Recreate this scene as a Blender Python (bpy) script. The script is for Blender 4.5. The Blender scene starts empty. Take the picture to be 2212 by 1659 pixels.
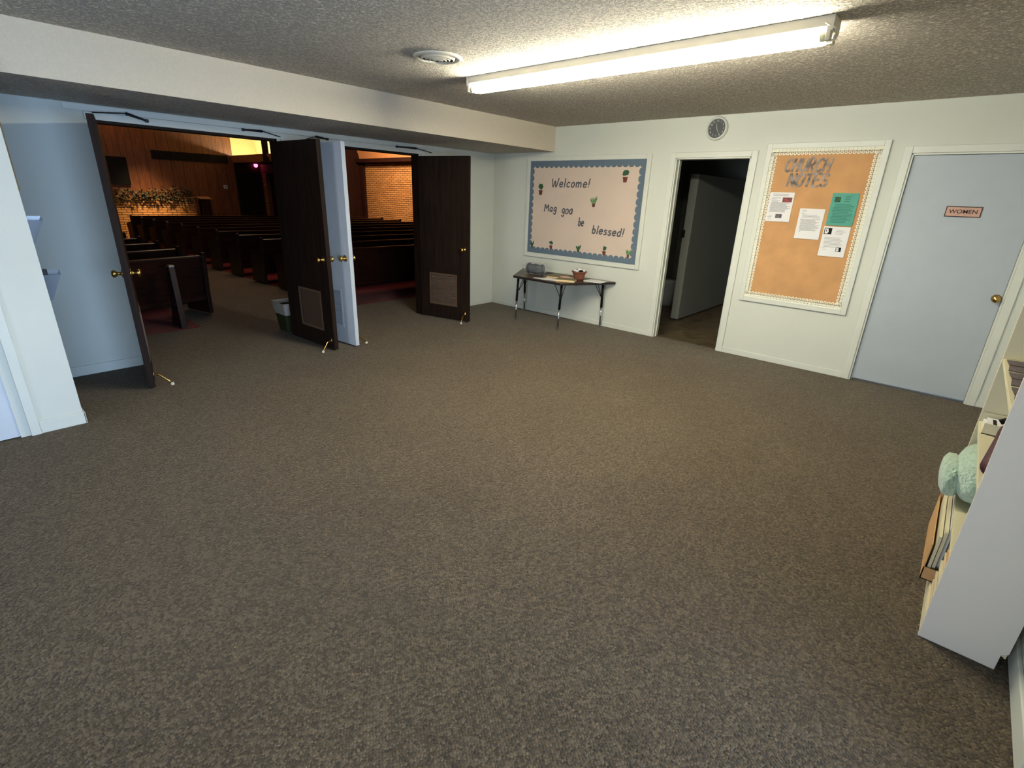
import bpy, bmesh, math, random
from mathutils import Vector, Matrix
R = math.radians
random.seed(7)
sc = bpy.context.scene
COL = sc.collection

# ---------------------------------------------------------------- camera
cam_d = bpy.data.cameras.new('camera')
cam = bpy.data.objects.new('camera', cam_d); COL.objects.link(cam)
cam_d.sensor_fit = 'HORIZONTAL'; cam_d.sensor_width = 36.0
cam_d.lens = 36.0 * 1084.7 / 2212.0
cam_d.clip_start = 0.02; cam_d.clip_end = 200
cam.matrix_world = Matrix((
    (0.6641983127, 0.2402602896, -0.7078951862, -5.7288),
    (-0.7467899548, 0.2561205556, -0.6137646328, -5.4564),
    (0.0338432400, 0.9363104476, 0.3495388117, 1.5743),
    (0, 0, 0, 1)))
sc.camera = cam

# ---------------------------------------------------------------- world and large lights
w = bpy.data.worlds.new('world'); sc.world = w; w.use_nodes = True
nt = w.node_tree; bg = nt.nodes['Background']
sky = nt.nodes.new('ShaderNodeTexSky'); sky.sky_type = 'NISHITA'
sky.sun_disc = False; sky.sun_elevation = R(35); sky.sun_rotation = R(200)
nt.links.new(sky.outputs[0], bg.inputs[0]); bg.inputs[1].default_value = 0.16

def area(name, loc, direction, sx, sy, power, color, spread=180):
    d = bpy.data.lights.new(name, 'AREA'); d.shape = 'RECTANGLE'
    d.size = sx; d.size_y = sy; d.energy = power; d.color = color
    d.spread = R(spread)
    o = bpy.data.objects.new(name, d); COL.objects.link(o)
    o.location = loc
    o.rotation_euler = Vector(direction).to_track_quat('-Z', 'Y').to_euler()
    return o
# daylight entering by the glazed entrance behind the camera
area('entrance_daylight', (-5.5, -9.0, 1.0), (0.0, 1, 0.0), 4.4, 1.9, 330, (0.36, 0.60, 1.0), 170)
area('side_fill_light', (-10.2, -4.1, 1.25), (1, 0.05, 0.0), 3.2, 2.0, 175, (0.78, 0.87, 1.0), 170)  # added fill from the left, brightens surfaces facing that way
# warm lamps of the sanctuary, up under its ceiling
area('sanctuary_front_lamp', (-2.4, 13.7, 4.35), (0.05, 1, -0.5), 2.6, 0.15, 42, (1.0, 0.55, 0.28), 150)
area('planter_downlight', (-0.9, 11.9, 4.4), (0.0, 1.6, -3.5), 0.5, 0.2, 15, (1.0, 0.66, 0.36), 35)
area('sanctuary_side_lamp', (3.0, 8.6, 4.1), (1, 0.35, -0.75), 1.6, 0.8, 110, (1.0, 0.68, 0.42), 130)
area('sanctuary_aisle_lamp', (-1.2, 4.6, 4.4), (0, 0.1, -1), 2.2, 3.0, 52, (1.0, 0.70, 0.44))

vs = sc.view_settings
vs.view_transform = 'Standard'; vs.look = 'None'; vs.gamma = 1.0
vs.use_curve_mapping = False; vs.exposure = 0.48

# ---------------------------------------------------------------- materials
def lin(c):
    return tuple((v / 12.92 if v <= 0.04045 else ((v + 0.055) / 1.055) ** 2.4) for v in c)
def rgb(r, g, b):
    return lin((r / 255, g / 255, b / 255)) + (1,)

def mat(name, col, rough=0.6, metal=0.0, noise=0.0, nscale=8.0, bump=0.0, bscale=60.0,
        bdist=0.002, spec=0.5, emit=None, estr=0.0, trans=0.0, alpha=1.0, coat=0.0, sheen=0.0):
    m = bpy.data.materials.new(name); m.use_nodes = True
    t = m.node_tree; b = t.nodes['Principled BSDF']
    b.inputs['Roughness'].default_value = rough
    b.inputs['Metallic'].default_value = metal
    b.inputs['Specular IOR Level'].default_value = spec
    b.inputs['Coat Weight'].default_value = coat
    b.inputs['Sheen Weight'].default_value = sheen
    b.inputs['Transmission Weight'].default_value = trans
    b.inputs['Alpha'].default_value = alpha
    tc = t.nodes.new('ShaderNodeTexCoord')
    n = t.nodes.new('ShaderNodeTexNoise'); n.inputs['Scale'].default_value = nscale
    n.inputs['Detail'].default_value = 4
    t.links.new(tc.outputs['Object'], n.inputs['Vector'])
    r = t.nodes.new('ShaderNodeValToRGB')
    lo = [max(0, v * (1 - noise)) for v in col[:3]] + [1]
    hi = [min(1, v * (1 + noise)) for v in col[:3]] + [1]
    r.color_ramp.elements[0].position = 0.3; r.color_ramp.elements[1].position = 0.7
    r.color_ramp.elements[0].color = lo; r.color_ramp.elements[1].color = hi
    t.links.new(n.outputs['Fac'], r.inputs['Fac'])
    t.links.new(r.outputs['Color'], b.inputs['Base Color'])
    if bump > 0:
        n2 = t.nodes.new('ShaderNodeTexNoise'); n2.inputs['Scale'].default_value = bscale
        n2.inputs['Detail'].default_value = 3
        t.links.new(tc.outputs['Object'], n2.inputs['Vector'])
        bp = t.nodes.new('ShaderNodeBump'); bp.inputs['Strength'].default_value = bump
        bp.inputs['Distance'].default_value = bdist
        t.links.new(n2.outputs['Fac'], bp.inputs['Height'])
        t.links.new(bp.outputs['Normal'], b.inputs['Normal'])
    if emit:
        b.inputs['Emission Color'].default_value = emit
        b.inputs['Emission Strength'].default_value = estr
    return m

def carpet_mat(name, dark, mid, light, scale=105.0):
    m = bpy.data.materials.new(name); m.use_nodes = True
    t = m.node_tree; b = t.nodes['Principled BSDF']
    b.inputs['Roughness'].default_value = 0.85
    b.inputs['Specular IOR Level'].default_value = 0.2
    b.inputs['Sheen Weight'].default_value = 0.12
    b.inputs['Sheen Roughness'].default_value = 0.4
    tc = t.nodes.new('ShaderNodeTexCoord')
    v = t.nodes.new('ShaderNodeTexVoronoi'); v.inputs['Scale'].default_value = scale
    mp = t.nodes.new('ShaderNodeMapping'); mp.inputs['Rotation'].default_value = (0, 0, 0.62)
    mp.inputs['Scale'].default_value = (1.0, 0.95, 1.0)
    t.links.new(tc.outputs['Object'], mp.inputs['Vector'])
    t.links.new(mp.outputs[0], v.inputs['Vector'])
    v.inputs['Randomness'].default_value = 0.75
    sp = t.nodes.new('ShaderNodeSeparateColor'); t.links.new(v.outputs['Color'], sp.inputs[0])
    n = t.nodes.new('ShaderNodeTexNoise'); n.inputs['Scale'].default_value = 1.6; n.inputs['Detail'].default_value = 3
    t.links.new(tc.outputs['Object'], n.inputs['Vector'])
    n3 = t.nodes.new('ShaderNodeTexNoise'); n3.inputs['Scale'].default_value = 190; n3.inputs['Detail'].default_value = 3
    t.links.new(tc.outputs['Object'], n3.inputs['Vector'])
    r = t.nodes.new('ShaderNodeValToRGB'); cr = r.color_ramp
    cr.elements[0].position = 0.3; cr.elements[0].color = dark
    cr.elements[1].position = 0.85; cr.elements[1].color = light
    e = cr.elements.new(0.56); e.color = mid
    mx = t.nodes.new('ShaderNodeMath'); mx.operation = 'MULTIPLY_ADD'
    mx.inputs[1].default_value = 0.38
    mm = t.nodes.new('ShaderNodeMath'); mm.operation = 'MULTIPLY'; mm.inputs[1].default_value = 0.75
    t.links.new(n3.outputs['Fac'], mm.inputs[0])
    t.links.new(sp.outputs[0], mx.inputs[0]); t.links.new(mm.outputs[0], mx.inputs[2])
    t.links.new(mx.outputs[0], r.inputs['Fac'])
    mix = t.nodes.new('ShaderNodeMixRGB'); mix.blend_type = 'MULTIPLY'; mix.inputs[0].default_value = 0.35
    r2 = t.nodes.new('ShaderNodeValToRGB')
    r2.color_ramp.elements[0].position = 0.35; r2.color_ramp.elements[0].color = (0.72, 0.70, 0.66, 1)
    r2.color_ramp.elements[1].position = 0.65; r2.color_ramp.elements[1].color = (1, 1, 1, 1)
    t.links.new(n.outputs['Fac'], r2.inputs['Fac'])
    t.links.new(r.outputs['Color'], mix.inputs[1]); t.links.new(r2.outputs['Color'], mix.inputs[2])
    t.links.new(mix.outputs[0], b.inputs['Base Color'])
    bp = t.nodes.new('ShaderNodeBump'); bp.inputs['Strength'].default_value = 1.0
    bp.inputs['Distance'].default_value = 0.009; bp.invert = True
    t.links.new(v.outputs['Distance'], bp.inputs['Height'])
    t.links.new(bp.outputs['Normal'], b.inputs['Normal'])
    return m

def brick_mat(name, c1, c2, mortar, axis='x', scale=1.0, bw=0.26, bh=0.068):
    m = bpy.data.materials.new(name); m.use_nodes = True
    t = m.node_tree; b = t.nodes['Principled BSDF']; b.inputs['Roughness'].default_value = 0.85
    tc = t.nodes.new('ShaderNodeTexCoord'); s = t.nodes.new('ShaderNodeSeparateXYZ')
    c = t.nodes.new('ShaderNodeCombineXYZ')
    t.links.new(tc.outputs['Object'], s.inputs[0])
    t.links.new(s.outputs['X' if axis == 'x' else 'Y'], c.inputs[0]); t.links.new(s.outputs['Z'], c.inputs[1])
    k = t.nodes.new('ShaderNodeTexBrick'); k.inputs['Scale'].default_value = scale
    k.inputs['Color1'].default_value = c1; k.inputs['Color2'].default_value = c2
    k.inputs['Mortar'].default_value = mortar; k.inputs['Mortar Size'].default_value = 0.009
    k.inputs['Mortar Smooth'].default_value = 0.2
    k.inputs['Brick Width'].default_value = bw; k.inputs['Row Height'].default_value = bh
    t.links.new(c.outputs[0], k.inputs['Vector'])
    t.links.new(k.outputs['Color'], b.inputs['Base Color'])
    bp = t.nodes.new('ShaderNodeBump'); bp.inputs['Distance'].default_value = 0.01
    bp.inputs['Strength'].default_value = 0.6; bp.invert = True
    t.links.new(k.outputs['Fac'], bp.inputs['Height']); t.links.new(bp.outputs['Normal'], b.inputs['Normal'])
    return m

def wood_mat(name, dark, light, sc3=(12, 12, 0.8), rough=0.4, groove=None, coat=0.0, spec=0.5):
    m = bpy.data.materials.new(name); m.use_nodes = True
    t = m.node_tree; b = t.nodes['Principled BSDF']; b.inputs['Roughness'].default_value = rough
    b.inputs['Coat Weight'].default_value = coat; b.inputs['Specular IOR Level'].default_value = spec
    tc = t.nodes.new('ShaderNodeTexCoord'); mp = t.nodes.new('ShaderNodeMapping')
    mp.inputs['Scale'].default_value = sc3
    t.links.new(tc.outputs['Object'], mp.inputs[0])
    n = t.nodes.new('ShaderNodeTexNoise'); n.inputs['Scale'].default_value = 3; n.inputs['Detail'].default_value = 6
    n.inputs['Distortion'].default_value = 0.6
    t.links.new(mp.outputs[0], n.inputs['Vector'])
    r = t.nodes.new('ShaderNodeValToRGB')
    r.color_ramp.elements[0].position = 0.35; r.color_ramp.elements[0].color = dark
    r.color_ramp.elements[1].position = 0.68; r.color_ramp.elements[1].color = light
    t.links.new(n.outputs['Fac'], r.inputs['Fac'])
    out = r.outputs['Color']
    if groove:
        s = t.nodes.new('ShaderNodeSeparateXYZ'); t.links.new(tc.outputs['Object'], s.inputs[0])
        mod = t.nodes.new('ShaderNodeMath'); mod.operation = 'PINGPONG'; mod.inputs[1].default_value = groove
        t.links.new(s.outputs['X'], mod.inputs[0])
        gt = t.nodes.new('ShaderNodeMath'); gt.operation = 'GREATER_THAN'; gt.inputs[1].default_value = 0.012
        t.links.new(mod.outputs[0], gt.inputs[0])
        mx = t.nodes.new('ShaderNodeMixRGB'); mx.inputs[1].default_value = (dark[0] * .7, dark[1] * .7, dark[2] * .7, 1)
        t.links.new(gt.outputs[0], mx.inputs[0]); t.links.new(out, mx.inputs[2]); out = mx.outputs[0]
    t.links.new(out, b.inputs['Base Color'])
    return m

def texture_plaster(name, col, scale=55, strength=1.0, dist=0.012, cvar=0.12):
    """sprayed knock-down ceiling texture"""
    m = bpy.data.materials.new(name); m.use_nodes = True
    t = m.node_tree; b = t.nodes['Principled BSDF']; b.inputs['Roughness'].default_value = 0.9
    b.inputs['Specular IOR Level'].default_value = 0.2
    tc = t.nodes.new('ShaderNodeTexCoord')
    n = t.nodes.new('ShaderNodeTexNoise'); n.inputs['Scale'].default_value = scale; n.inputs['Detail'].default_value = 3
    n.inputs['Distortion'].default_value = 0.8
    t.links.new(tc.outputs['Object'], n.inputs['Vector'])
    r = t.nodes.new('ShaderNodeValToRGB')
    r.color_ramp.elements[0].position = 0.42; r.color_ramp.elements[1].position = 0.58
    t.links.new(n.outputs['Fac'], r.inputs['Fac'])
    r2 = t.nodes.new('ShaderNodeValToRGB')
    r2.color_ramp.elements[0].color = [v * (1 - cvar) for v in col[:3]] + [1]; r2.color_ramp.elements[1].color = col  # shade of the relief's hollows put into the base colour
    t.links.new(r.outputs['Color'], r2.inputs['Fac']); t.links.new(r2.outputs['Color'], b.inputs['Base Color'])
    bp = t.nodes.new('ShaderNodeBump'); bp.inputs['Strength'].default_value = strength
    bp.inputs['Distance'].default_value = dist
    t.links.new(r.outputs['Color'], bp.inputs['Height']); t.links.new(bp.outputs['Normal'], b.inputs['Normal'])
    return m

M = dict(
    wall=mat('wall_paint', rgb(205, 207, 196), 0.75, noise=0.02, nscale=2, bump=0.25, bscale=90, bdist=0.0015),
    trim=mat('trim_paint', rgb(208, 210, 199), 0.45, noise=0.02),
    soffit=texture_plaster('soffit_plaster', rgb(210, 198, 176), 80, 0.35, 0.004, 0.04),
    ceiling=texture_plaster('ceiling_texture', rgb(238, 228, 212), 62, 1.0, 0.020, 0.34),
    carpet=carpet_mat('carpet', rgb(54, 46, 35), rgb(83, 72, 56), rgb(118, 103, 82)),
    redcarpet=carpet_mat('red_carpet', rgb(40, 2, 4), rgb(105, 10, 16), rgb(140, 18, 24)),
    vinyl=mat('vinyl_floor', rgb(92, 78, 56), 0.4, noise=0.6, nscale=7),
    doorblue=mat('door_paint', rgb(168, 176, 182), 0.5, noise=0.02),
    doorwhite=mat('door_white', rgb(196, 202, 208), 0.5, noise=0.03),
    doorbrown=wood_mat('door_brown', rgb(27, 18, 13), rgb(40, 28, 21), (10, 10, 0.7), 0.6, spec=0.12),
    louverlit=mat('louver_brown_lit', rgb(96, 74, 58), 0.45),  # brown lightened to carry the warm light the slats catch
    brass=mat('brass', rgb(196, 160, 92), 0.22, 1.0),
    steel=mat('steel', rgb(150, 150, 150), 0.3, 1.0),
    darkmetal=mat('dark_metal', rgb(48, 46, 46), 0.45, 0.6),
    whitemetal=mat('white_enamel', rgb(214, 208, 190), 0.4),
    tube=mat('lit_tube', rgb(255, 255, 240), 0.4, emit=(1.0, 0.955, 0.78, 1), estr=100.0),
    tubecap=mat('tube_end', rgb(230, 228, 190), 0.4),
    black=mat('black', rgb(16, 16, 16), 0.6, spec=0.15),
    tack_blue=mat('border_blue', rgb(92, 108, 122), 0.85, noise=0.03),
    tack_beige=mat('board_paper', rgb(206, 186, 170), 0.9, noise=0.03, nscale=3),
    cork=mat('kraft_paper', rgb(194, 146, 98), 0.9, noise=0.10, nscale=6, bump=0.5, bscale=5, bdist=0.02),
    lace=mat('lace_border', rgb(236, 233, 212), 0.9),
    ink=mat('grey_ink', rgb(78, 80, 86), 0.8),
    foil=mat('patterned_lettering', rgb(128, 114, 104), 0.6, noise=0.85, nscale=20),
    paper=mat('paper', rgb(226, 224, 222), 0.8, noise=0.01),
    papertext=mat('print_grey', rgb(172, 171, 172), 0.8, noise=0.1, nscale=90),
    teal=mat('teal_paper', rgb(82, 154, 138), 0.8, noise=0.03),
    tealtext=mat('teal_print', rgb(58, 122, 108), 0.8),
    photo_red=mat('photo_red', rgb(120, 40, 40), 0.6, noise=0.7, nscale=30),
    photo_grey=mat('photo_grey', rgb(90, 80, 84), 0.6, noise=0.6, nscale=90),
    signpink=mat('sign_face', rgb(190, 150, 132), 0.6, noise=0.06, nscale=40),
    signink=mat('sign_ink', rgb(56, 30, 20), 0.6),
    green=mat('leaf_green', rgb(44, 84, 52), 0.8, noise=0.35, nscale=70),
    greenlt=mat('leaf_green_light', rgb(92, 128, 82), 0.8, noise=0.3, nscale=70),
    potbrown=mat('pot_brown', rgb(104, 52, 38), 0.8, noise=0.2, nscale=50),
    tabletop=wood_mat('table_top', rgb(54, 40, 32), rgb(88, 68, 54), (1.2, 14, 14), 0.35),
    tableedge=mat('table_edge', rgb(36, 28, 24), 0.5),
    legchrome=mat('leg_chrome', rgb(176, 178, 180), 0.25, 1.0),
    pew=wood_mat('pew_wood', rgb(24, 10, 7), rgb(44, 21, 14), (2, 14, 14), 0.3, coat=0.12, spec=0.3),
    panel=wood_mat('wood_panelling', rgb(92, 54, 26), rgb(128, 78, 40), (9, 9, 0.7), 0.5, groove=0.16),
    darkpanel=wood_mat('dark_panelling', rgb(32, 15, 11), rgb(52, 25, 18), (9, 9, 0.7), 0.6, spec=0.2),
    brickx=brick_mat('brick_along_x', rgb(200, 148, 82), rgb(182, 130, 70), rgb(64, 36, 16), 'x'),
    bricky=brick_mat('brick_along_y', rgb(200, 146, 84), rgb(178, 126, 72), rgb(64, 36, 18), 'y'),
    brickdark=brick_mat('red_brick', rgb(126, 72, 58), rgb(110, 60, 48), rgb(50, 24, 18), 'y'),
    cream=mat('cream_plaster', rgb(226, 200, 140), 0.8),
    orange=mat('valance_plaster', rgb(214, 150, 96), 0.8, noise=0.04),
    foliage=mat('foliage_dark', rgb(44, 48, 20), 0.7, noise=0.5, nscale=20),
    foliage2=mat('foliage_dry', rgb(66, 46, 30), 0.7, noise=0.5, nscale=20),
    acrylic=mat('clear_acrylic', rgb(225, 232, 240), 0.12, spec=0.8, alpha=0.42),
    bin=mat('green_bin', rgb(38, 46, 16), 0.5), liner=mat('bin_liner', rgb(158, 152, 140), 0.45),
    shelf=mat('bookcase_cream', rgb(214, 206, 172), 0.5, noise=0.02),
    shelfside=mat('bookcase_side', rgb(214, 208, 198), 0.55, noise=0.01),
    fleece=mat('mint_fleece', rgb(178, 204, 176), 0.95, noise=0.18, nscale=60, bump=1.0, bscale=80, bdist=0.02, sheen=0.6),
    maroon=mat('maroon_cloth', rgb(62, 22, 34), 0.7, noise=0.3, nscale=18),
    card=mat('cardboard', rgb(196, 154, 104), 0.85, noise=0.08, nscale=20),
    terracotta=mat('terracotta', rgb(122, 70, 50), 0.7, noise=0.12, nscale=20),
    bookcream=mat('book_pages', rgb(222, 196, 146), 0.8), bookcover=mat('book_cover', rgb(112, 102, 76), 0.6),
    pinkpaper=mat('pink_card', rgb(220, 180, 160), 0.8), charcoal=mat('charcoal_cloth', rgb(66, 68, 74), 0.8, noise=0.4, nscale=40),
    oak=mat('oak_frame', rgb(206, 160, 92), 0.5, noise=0.08, nscale=20), porcelain=mat('porcelain', rgb(180, 184, 186), 0.2),
    clockface=mat('clock_face', rgb(52, 56, 58), 0.4), clockmark=mat('clock_marks', rgb(170, 174, 172), 0.6),
    redlamp=mat('red_lamp', rgb(255, 90, 140), 0.4, emit=(1.0, 0.13, 0.30, 1), estr=3.5),
    covelamp=mat('cove_tube', rgb(255, 255, 230), 0.4, emit=(1.0, 0.88, 0.58, 1), estr=90.0),
)
def glass_mat():
    m = bpy.data.materials.new('door_glass'); m.use_nodes = True
    t = m.node_tree; t.nodes.clear()
    o = t.nodes.new('ShaderNodeOutputMaterial'); mix = t.nodes.new('ShaderNodeMixShader')
    tr = t.nodes.new('ShaderNodeBsdfTransparent'); gl = t.nodes.new('ShaderNodeBsdfGlossy')
    gl.inputs['Roughness'].default_value = 0.02; mix.inputs[0].default_value = 0.08
    t.links.new(tr.outputs[0], mix.inputs[1]); t.links.new(gl.outputs[0], mix.inputs[2])
    t.links.new(mix.outputs[0], o.inputs[0]); return m
M['glass'] = glass_mat()

# ---------------------------------------------------------------- mesh helpers
class MB:
    def __init__(s): s.v = []; s.f = []
    def add(s, vs, fs):
        o = len(s.v); s.v += [tuple(p) for p in vs]; s.f += [tuple(i + o for i in f) for f in fs]; return s
    def box(s, x0, y0, z0, x1, y1, z1):
        x0, x1 = min(x0, x1), max(x0, x1); y0, y1 = min(y0, y1), max(y0, y1); z0, z1 = min(z0, z1), max(z0, z1)
        v = [(x0, y0, z0), (x1, y0, z0), (x1, y1, z0), (x0, y1, z0), (x0, y0, z1), (x1, y0, z1), (x1, y1, z1), (x0, y1, z1)]
        return s.add(v, [(0, 3, 2, 1), (4, 5, 6, 7), (0, 1, 5, 4), (1, 2, 6, 5), (2, 3, 7, 6), (3, 0, 4, 7)])
    def prism(s, pts, axis, a, b):
        """pts: outline in the other two axes (cyclic order), extruded along axis from a to b"""
        def P(p, t):
            if axis == 'x': return (t, p[0], p[1])
            if axis == 'y': return (p[0], t, p[1])
            return (p[0], p[1], t)
        n = len(pts); v = [P(p, a) for p in pts] + [P(p, b) for p in pts]
        f = [tuple(range(n))[::-1], tuple(range(n, 2 * n))] + [(i, (i + 1) % n, n + (i + 1) % n, n + i) for i in range(n)]
        return s.add(v, f)
    def tube(s, pts, r, seg=10, caps=True):
        pts = [Vector(p) for p in pts]; n = len(pts); rs = r if isinstance(r, (list, tuple)) else [r] * n
        rings = []; up = Vector((0, 0, 1))
        for i, p in enumerate(pts):
            d = (pts[min(i + 1, n - 1)] - pts[max(i - 1, 0)]).normalized()
            a = d.cross(up) if abs(d.dot(up)) < 0.95 else d.cross(Vector((1, 0, 0)))
            a.normalize(); b = d.cross(a).normalized()
            rings.append([p + (a * math.cos(t) + b * math.sin(t)) * rs[i] for t in [2 * math.pi * k / seg for k in range(seg)]])
        v = [q for ring in rings for q in ring]; f = []
        for i in range(n - 1):
            for k in range(seg):
                k2 = (k + 1) % seg; f.append((i * seg + k, i * seg + k2, (i + 1) * seg + k2, (i + 1) * seg + k))
        if caps: f.append(tuple(range(seg))[::-1]); f.append(tuple((n - 1) * seg + k for k in range(seg)))
        return s.add(v, f)
    def lathe(s, prof, c=(0, 0, 0), axis='z', seg=24, open_ends=False):
        """prof: list of (radius, height)"""
        v = []; f = []; n = len(prof)
        for (r, h) in prof:
            for k in range(seg):
                t = 2 * math.pi * k / seg; a, b = r * math.cos(t), r * math.sin(t)
                p = {'z': (a, b, h), 'x': (h, a, b), 'y': (a, h, b)}[axis]
                v.append((p[0] + c[0], p[1] + c[1], p[2] + c[2]))
        for i in range(n - 1):
            for k in range(seg):
                k2 = (k + 1) % seg; f.append((i * seg + k, i * seg + k2, (i + 1) * seg + k2, (i + 1) * seg + k))
        if not open_ends:
            f.append(tuple(range(seg))[::-1]); f.append(tuple((n - 1) * seg + k for k in range(seg)))
        return s.add(v, f)
    def xf(s, m):
        s.v = [tuple(m @ Vector(p)) for p in s.v]; return s
    def build(s, name, m, parent=None, bevel=0.0, smooth=False, seg=2):
        me = bpy.data.meshes.new(name); me.from_pydata(s.v, [], s.f)
        bm = bmesh.new(); bm.from_mesh(me); bmesh.ops.recalc_face_normals(bm, faces=bm.faces[:])
        bm.to_mesh(me); bm.free()
        me.materials.append(M[m] if isinstance(m, str) else m)
        o = bpy.data.objects.new(name, me); COL.objects.link(o)
        if parent: o.parent = parent
        if smooth:
            for p in me.polygons: p.use_smooth = True
        if bevel:
            b = o.modifiers.new('bevel', 'BEVEL'); b.width = bevel; b.segments = seg; b.limit_method = 'ANGLE'; b.angle_limit = R(40)
        return o
def B(*a): return MB().box(*a)

def tag(o, label=None, cat=None, group=None, kind=None):
    if label: o['label'] = label
    if cat: o['category'] = cat
    if group: o['group'] = group
    if kind: o['kind'] = kind
    return o
def empty(name, loc=(0, 0, 0), rz=0.0):
    o = bpy.data.objects.new(name, None); COL.objects.link(o); o.location = loc; o.rotation_euler = (0, 0, rz)
    o.empty_display_size = 0.1; return o
def struct(name, label=None, cat=None, loc=(0, 0, 0), rz=0.0):
    return tag(empty(name, loc, rz), label, cat, kind='structure')
def copy_tree(o, parent=None):
    c = o.copy(); COL.objects.link(c); c.parent = parent
    for ch in [x for x in bpy.data.objects if x.parent == o]:
        copy_tree(ch, c)
    return c

# walls: a slab with rectangular holes.  axis 'x': slab runs along x at y0..y1 ; axis 'y': runs along y at x0..x1
def holed(axis, a0, a1, t0, t1, z0, z1, holes):
    mb = MB(); cuts = sorted(set([a0, a1] + [h[0] for h in holes] + [h[1] for h in holes]))
    for c0, c1 in zip(cuts[:-1], cuts[1:]):
        zs = [(z0, z1)]
        for h in holes:
            if h[0] <= c0 + 1e-6 and h[1] >= c1 - 1e-6:
                new = []
                for (p, q) in zs:
                    if h[2] > p: new.append((p, min(q, h[2])))
                    if h[3] < q: new.append((max(p, h[3]), q))
                zs = [z for z in new if z[1] - z[0] > 1e-5]
        for (p, q) in zs:
            if axis == 'x': mb.box(c0, t0, p, c1, t1, q)
            else: mb.box(t0, c0, p, t1, c1, q)
    return mb

# ---------------------------------------------------------------- room dimensions
CZ = 2.43; SZ = 2.14; SY = -1.082; DH = 2.032
RX0 = -8.2; RY0 = -5.97
SX0, SX1, FY = -8.2, 5.6, 14.0          # sanctuary extents
O1 = (-4.64, -3.155); O2 = (-2.97, -1.375)  # the two double doorways
MY = (-3.571, -2.77); WY = (-5.767, -4.878) # restroom doorways in wall_right

# floor, one carpet through both rooms
tag(B(RX0 - 0.1, RY0 - 0.1, -0.12, 0.06, FY, 0.0).add([(0.06, 0.12, -0.12), (5.75, 0.12, -0.12), (5.75, FY, -0.12), (0.06, FY, -0.12),
    (0.06, 0.12, 0), (5.75, 0.12, 0), (5.75, FY, 0), (0.06, FY, 0)],
    [(0, 3, 2, 1), (4, 5, 6, 7), (0, 1, 5, 4), (1, 2, 6, 5), (2, 3, 7, 6), (3, 0, 4, 7)]).build('floor', 'carpet'),
    'brown-grey loop pile carpet running from the foyer into the sanctuary', 'floor', kind='structure')
tag(B(0.06, -5.9, -0.12, 3.3, 0.0, -0.004).build('floor', 'vinyl'), 'dark mottled vinyl floor of the restroom corridor', 'floor', kind='structure')
tag(B(RX0, RY0 - 0.1, CZ, 0.12, 0.12, CZ + 0.1).build('ceiling', 'ceiling'), 'grey sprayed knock-down texture foyer ceiling', 'ceiling', kind='structure')
sof = struct('trim_1', 'plaster beam boxed below the ceiling along the sanctuary doors', 'beam')
B(RX0, SY, SZ, 0.0, SY + 0.02, CZ).build('beam_face', 'soffit', sof)
B(RX0, SY + 0.0205, SZ, 0.0, 0.0, SZ + 0.03).build('beam_underside', 'ceiling', sof)
# foyer walls
tag(holed('x', RX0, 0.12, 0.0, 0.12, 0, CZ, [(O1[0], O1[1], 0, DH), (O2[0], O2[1], 0, DH)]).build('wall_back', 'wall'),
    'pale painted wall holding the two double doorways', 'wall', kind='structure')
tag(holed('y', RY0, 0.0, 0.0, 0.12, 0, CZ, [(MY[0], MY[1], 0, DH), (WY[0], WY[1], 0, DH)]).build('wall_right', 'wall'),
    'pale painted wall with notice boards and restroom doors', 'wall', kind='structure')
ED = (-6.95, -4.1)
tag(holed('x', RX0, 0.12, RY0 - 0.12, RY0, 0, CZ, [(ED[0], ED[1], 0, 2.13)]).build('wall_front', 'wall'),
    'wall behind the bookcase, holding the glazed entrance', 'wall', kind='structure')
tag(holed('y', RY0, 0.0, RX0 - 0.1, RX0, 0, CZ, [(-5.3, -2.9, 0.35, 2.13)]).build('wall_left', 'wall'), 'far left wall of the foyer', 'wall', kind='structure')
wn = struct('fill_window_1', 'unseen window added in the left wall to let in fill light', 'window')  # made-up opening, added only to admit the side fill light
fr = MB().box(RX0 - .08, -5.3, .35, RX0 - .02, -5.24, 2.13).box(RX0 - .08, -2.96, .35, RX0 - .02, -2.9, 2.13).box(RX0 - .08, -5.24, .35, RX0 - .02, -2.96, .41).box(RX0 - .08, -5.24, 2.07, RX0 - .02, -2.96, 2.13).box(RX0 - .08, -4.13, .41, RX0 - .02, -4.07, 2.07)
fr.build('fill_window_frame', 'steel', wn); B(RX0 - .055, -5.25, .4, RX0 - .048, -2.95, 2.08).build('fill_window_pane', 'glass', wn)
# glazed entrance (behind the camera)
e = struct('door_1', 'glazed double entrance doors behind the viewer', 'door')
fr = MB(); y0, y1 = RY0 - 0.09, RY0 - 0.03
for x in (ED[0], (ED[0] + ED[1]) / 2 - 0.05, ED[1] - 0.07): fr.box(x, y0, 0, x + 0.07 + (0.03 if x not in (ED[0], ED[1] - 0.07) else 0), y1, 2.13)
fr.box(ED[0], y0, 2.05, ED[1], y1, 2.13); fr.box(ED[0], y0, 0, ED[1], y1, 0.12)
fr.build('door_frame', 'steel', e); B(ED[0] + .05, RY0 - 0.065, 0.1, ED[1] - .05, RY0 - 0.058, 2.07).build('glass_pane', 'glass', e)

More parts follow.
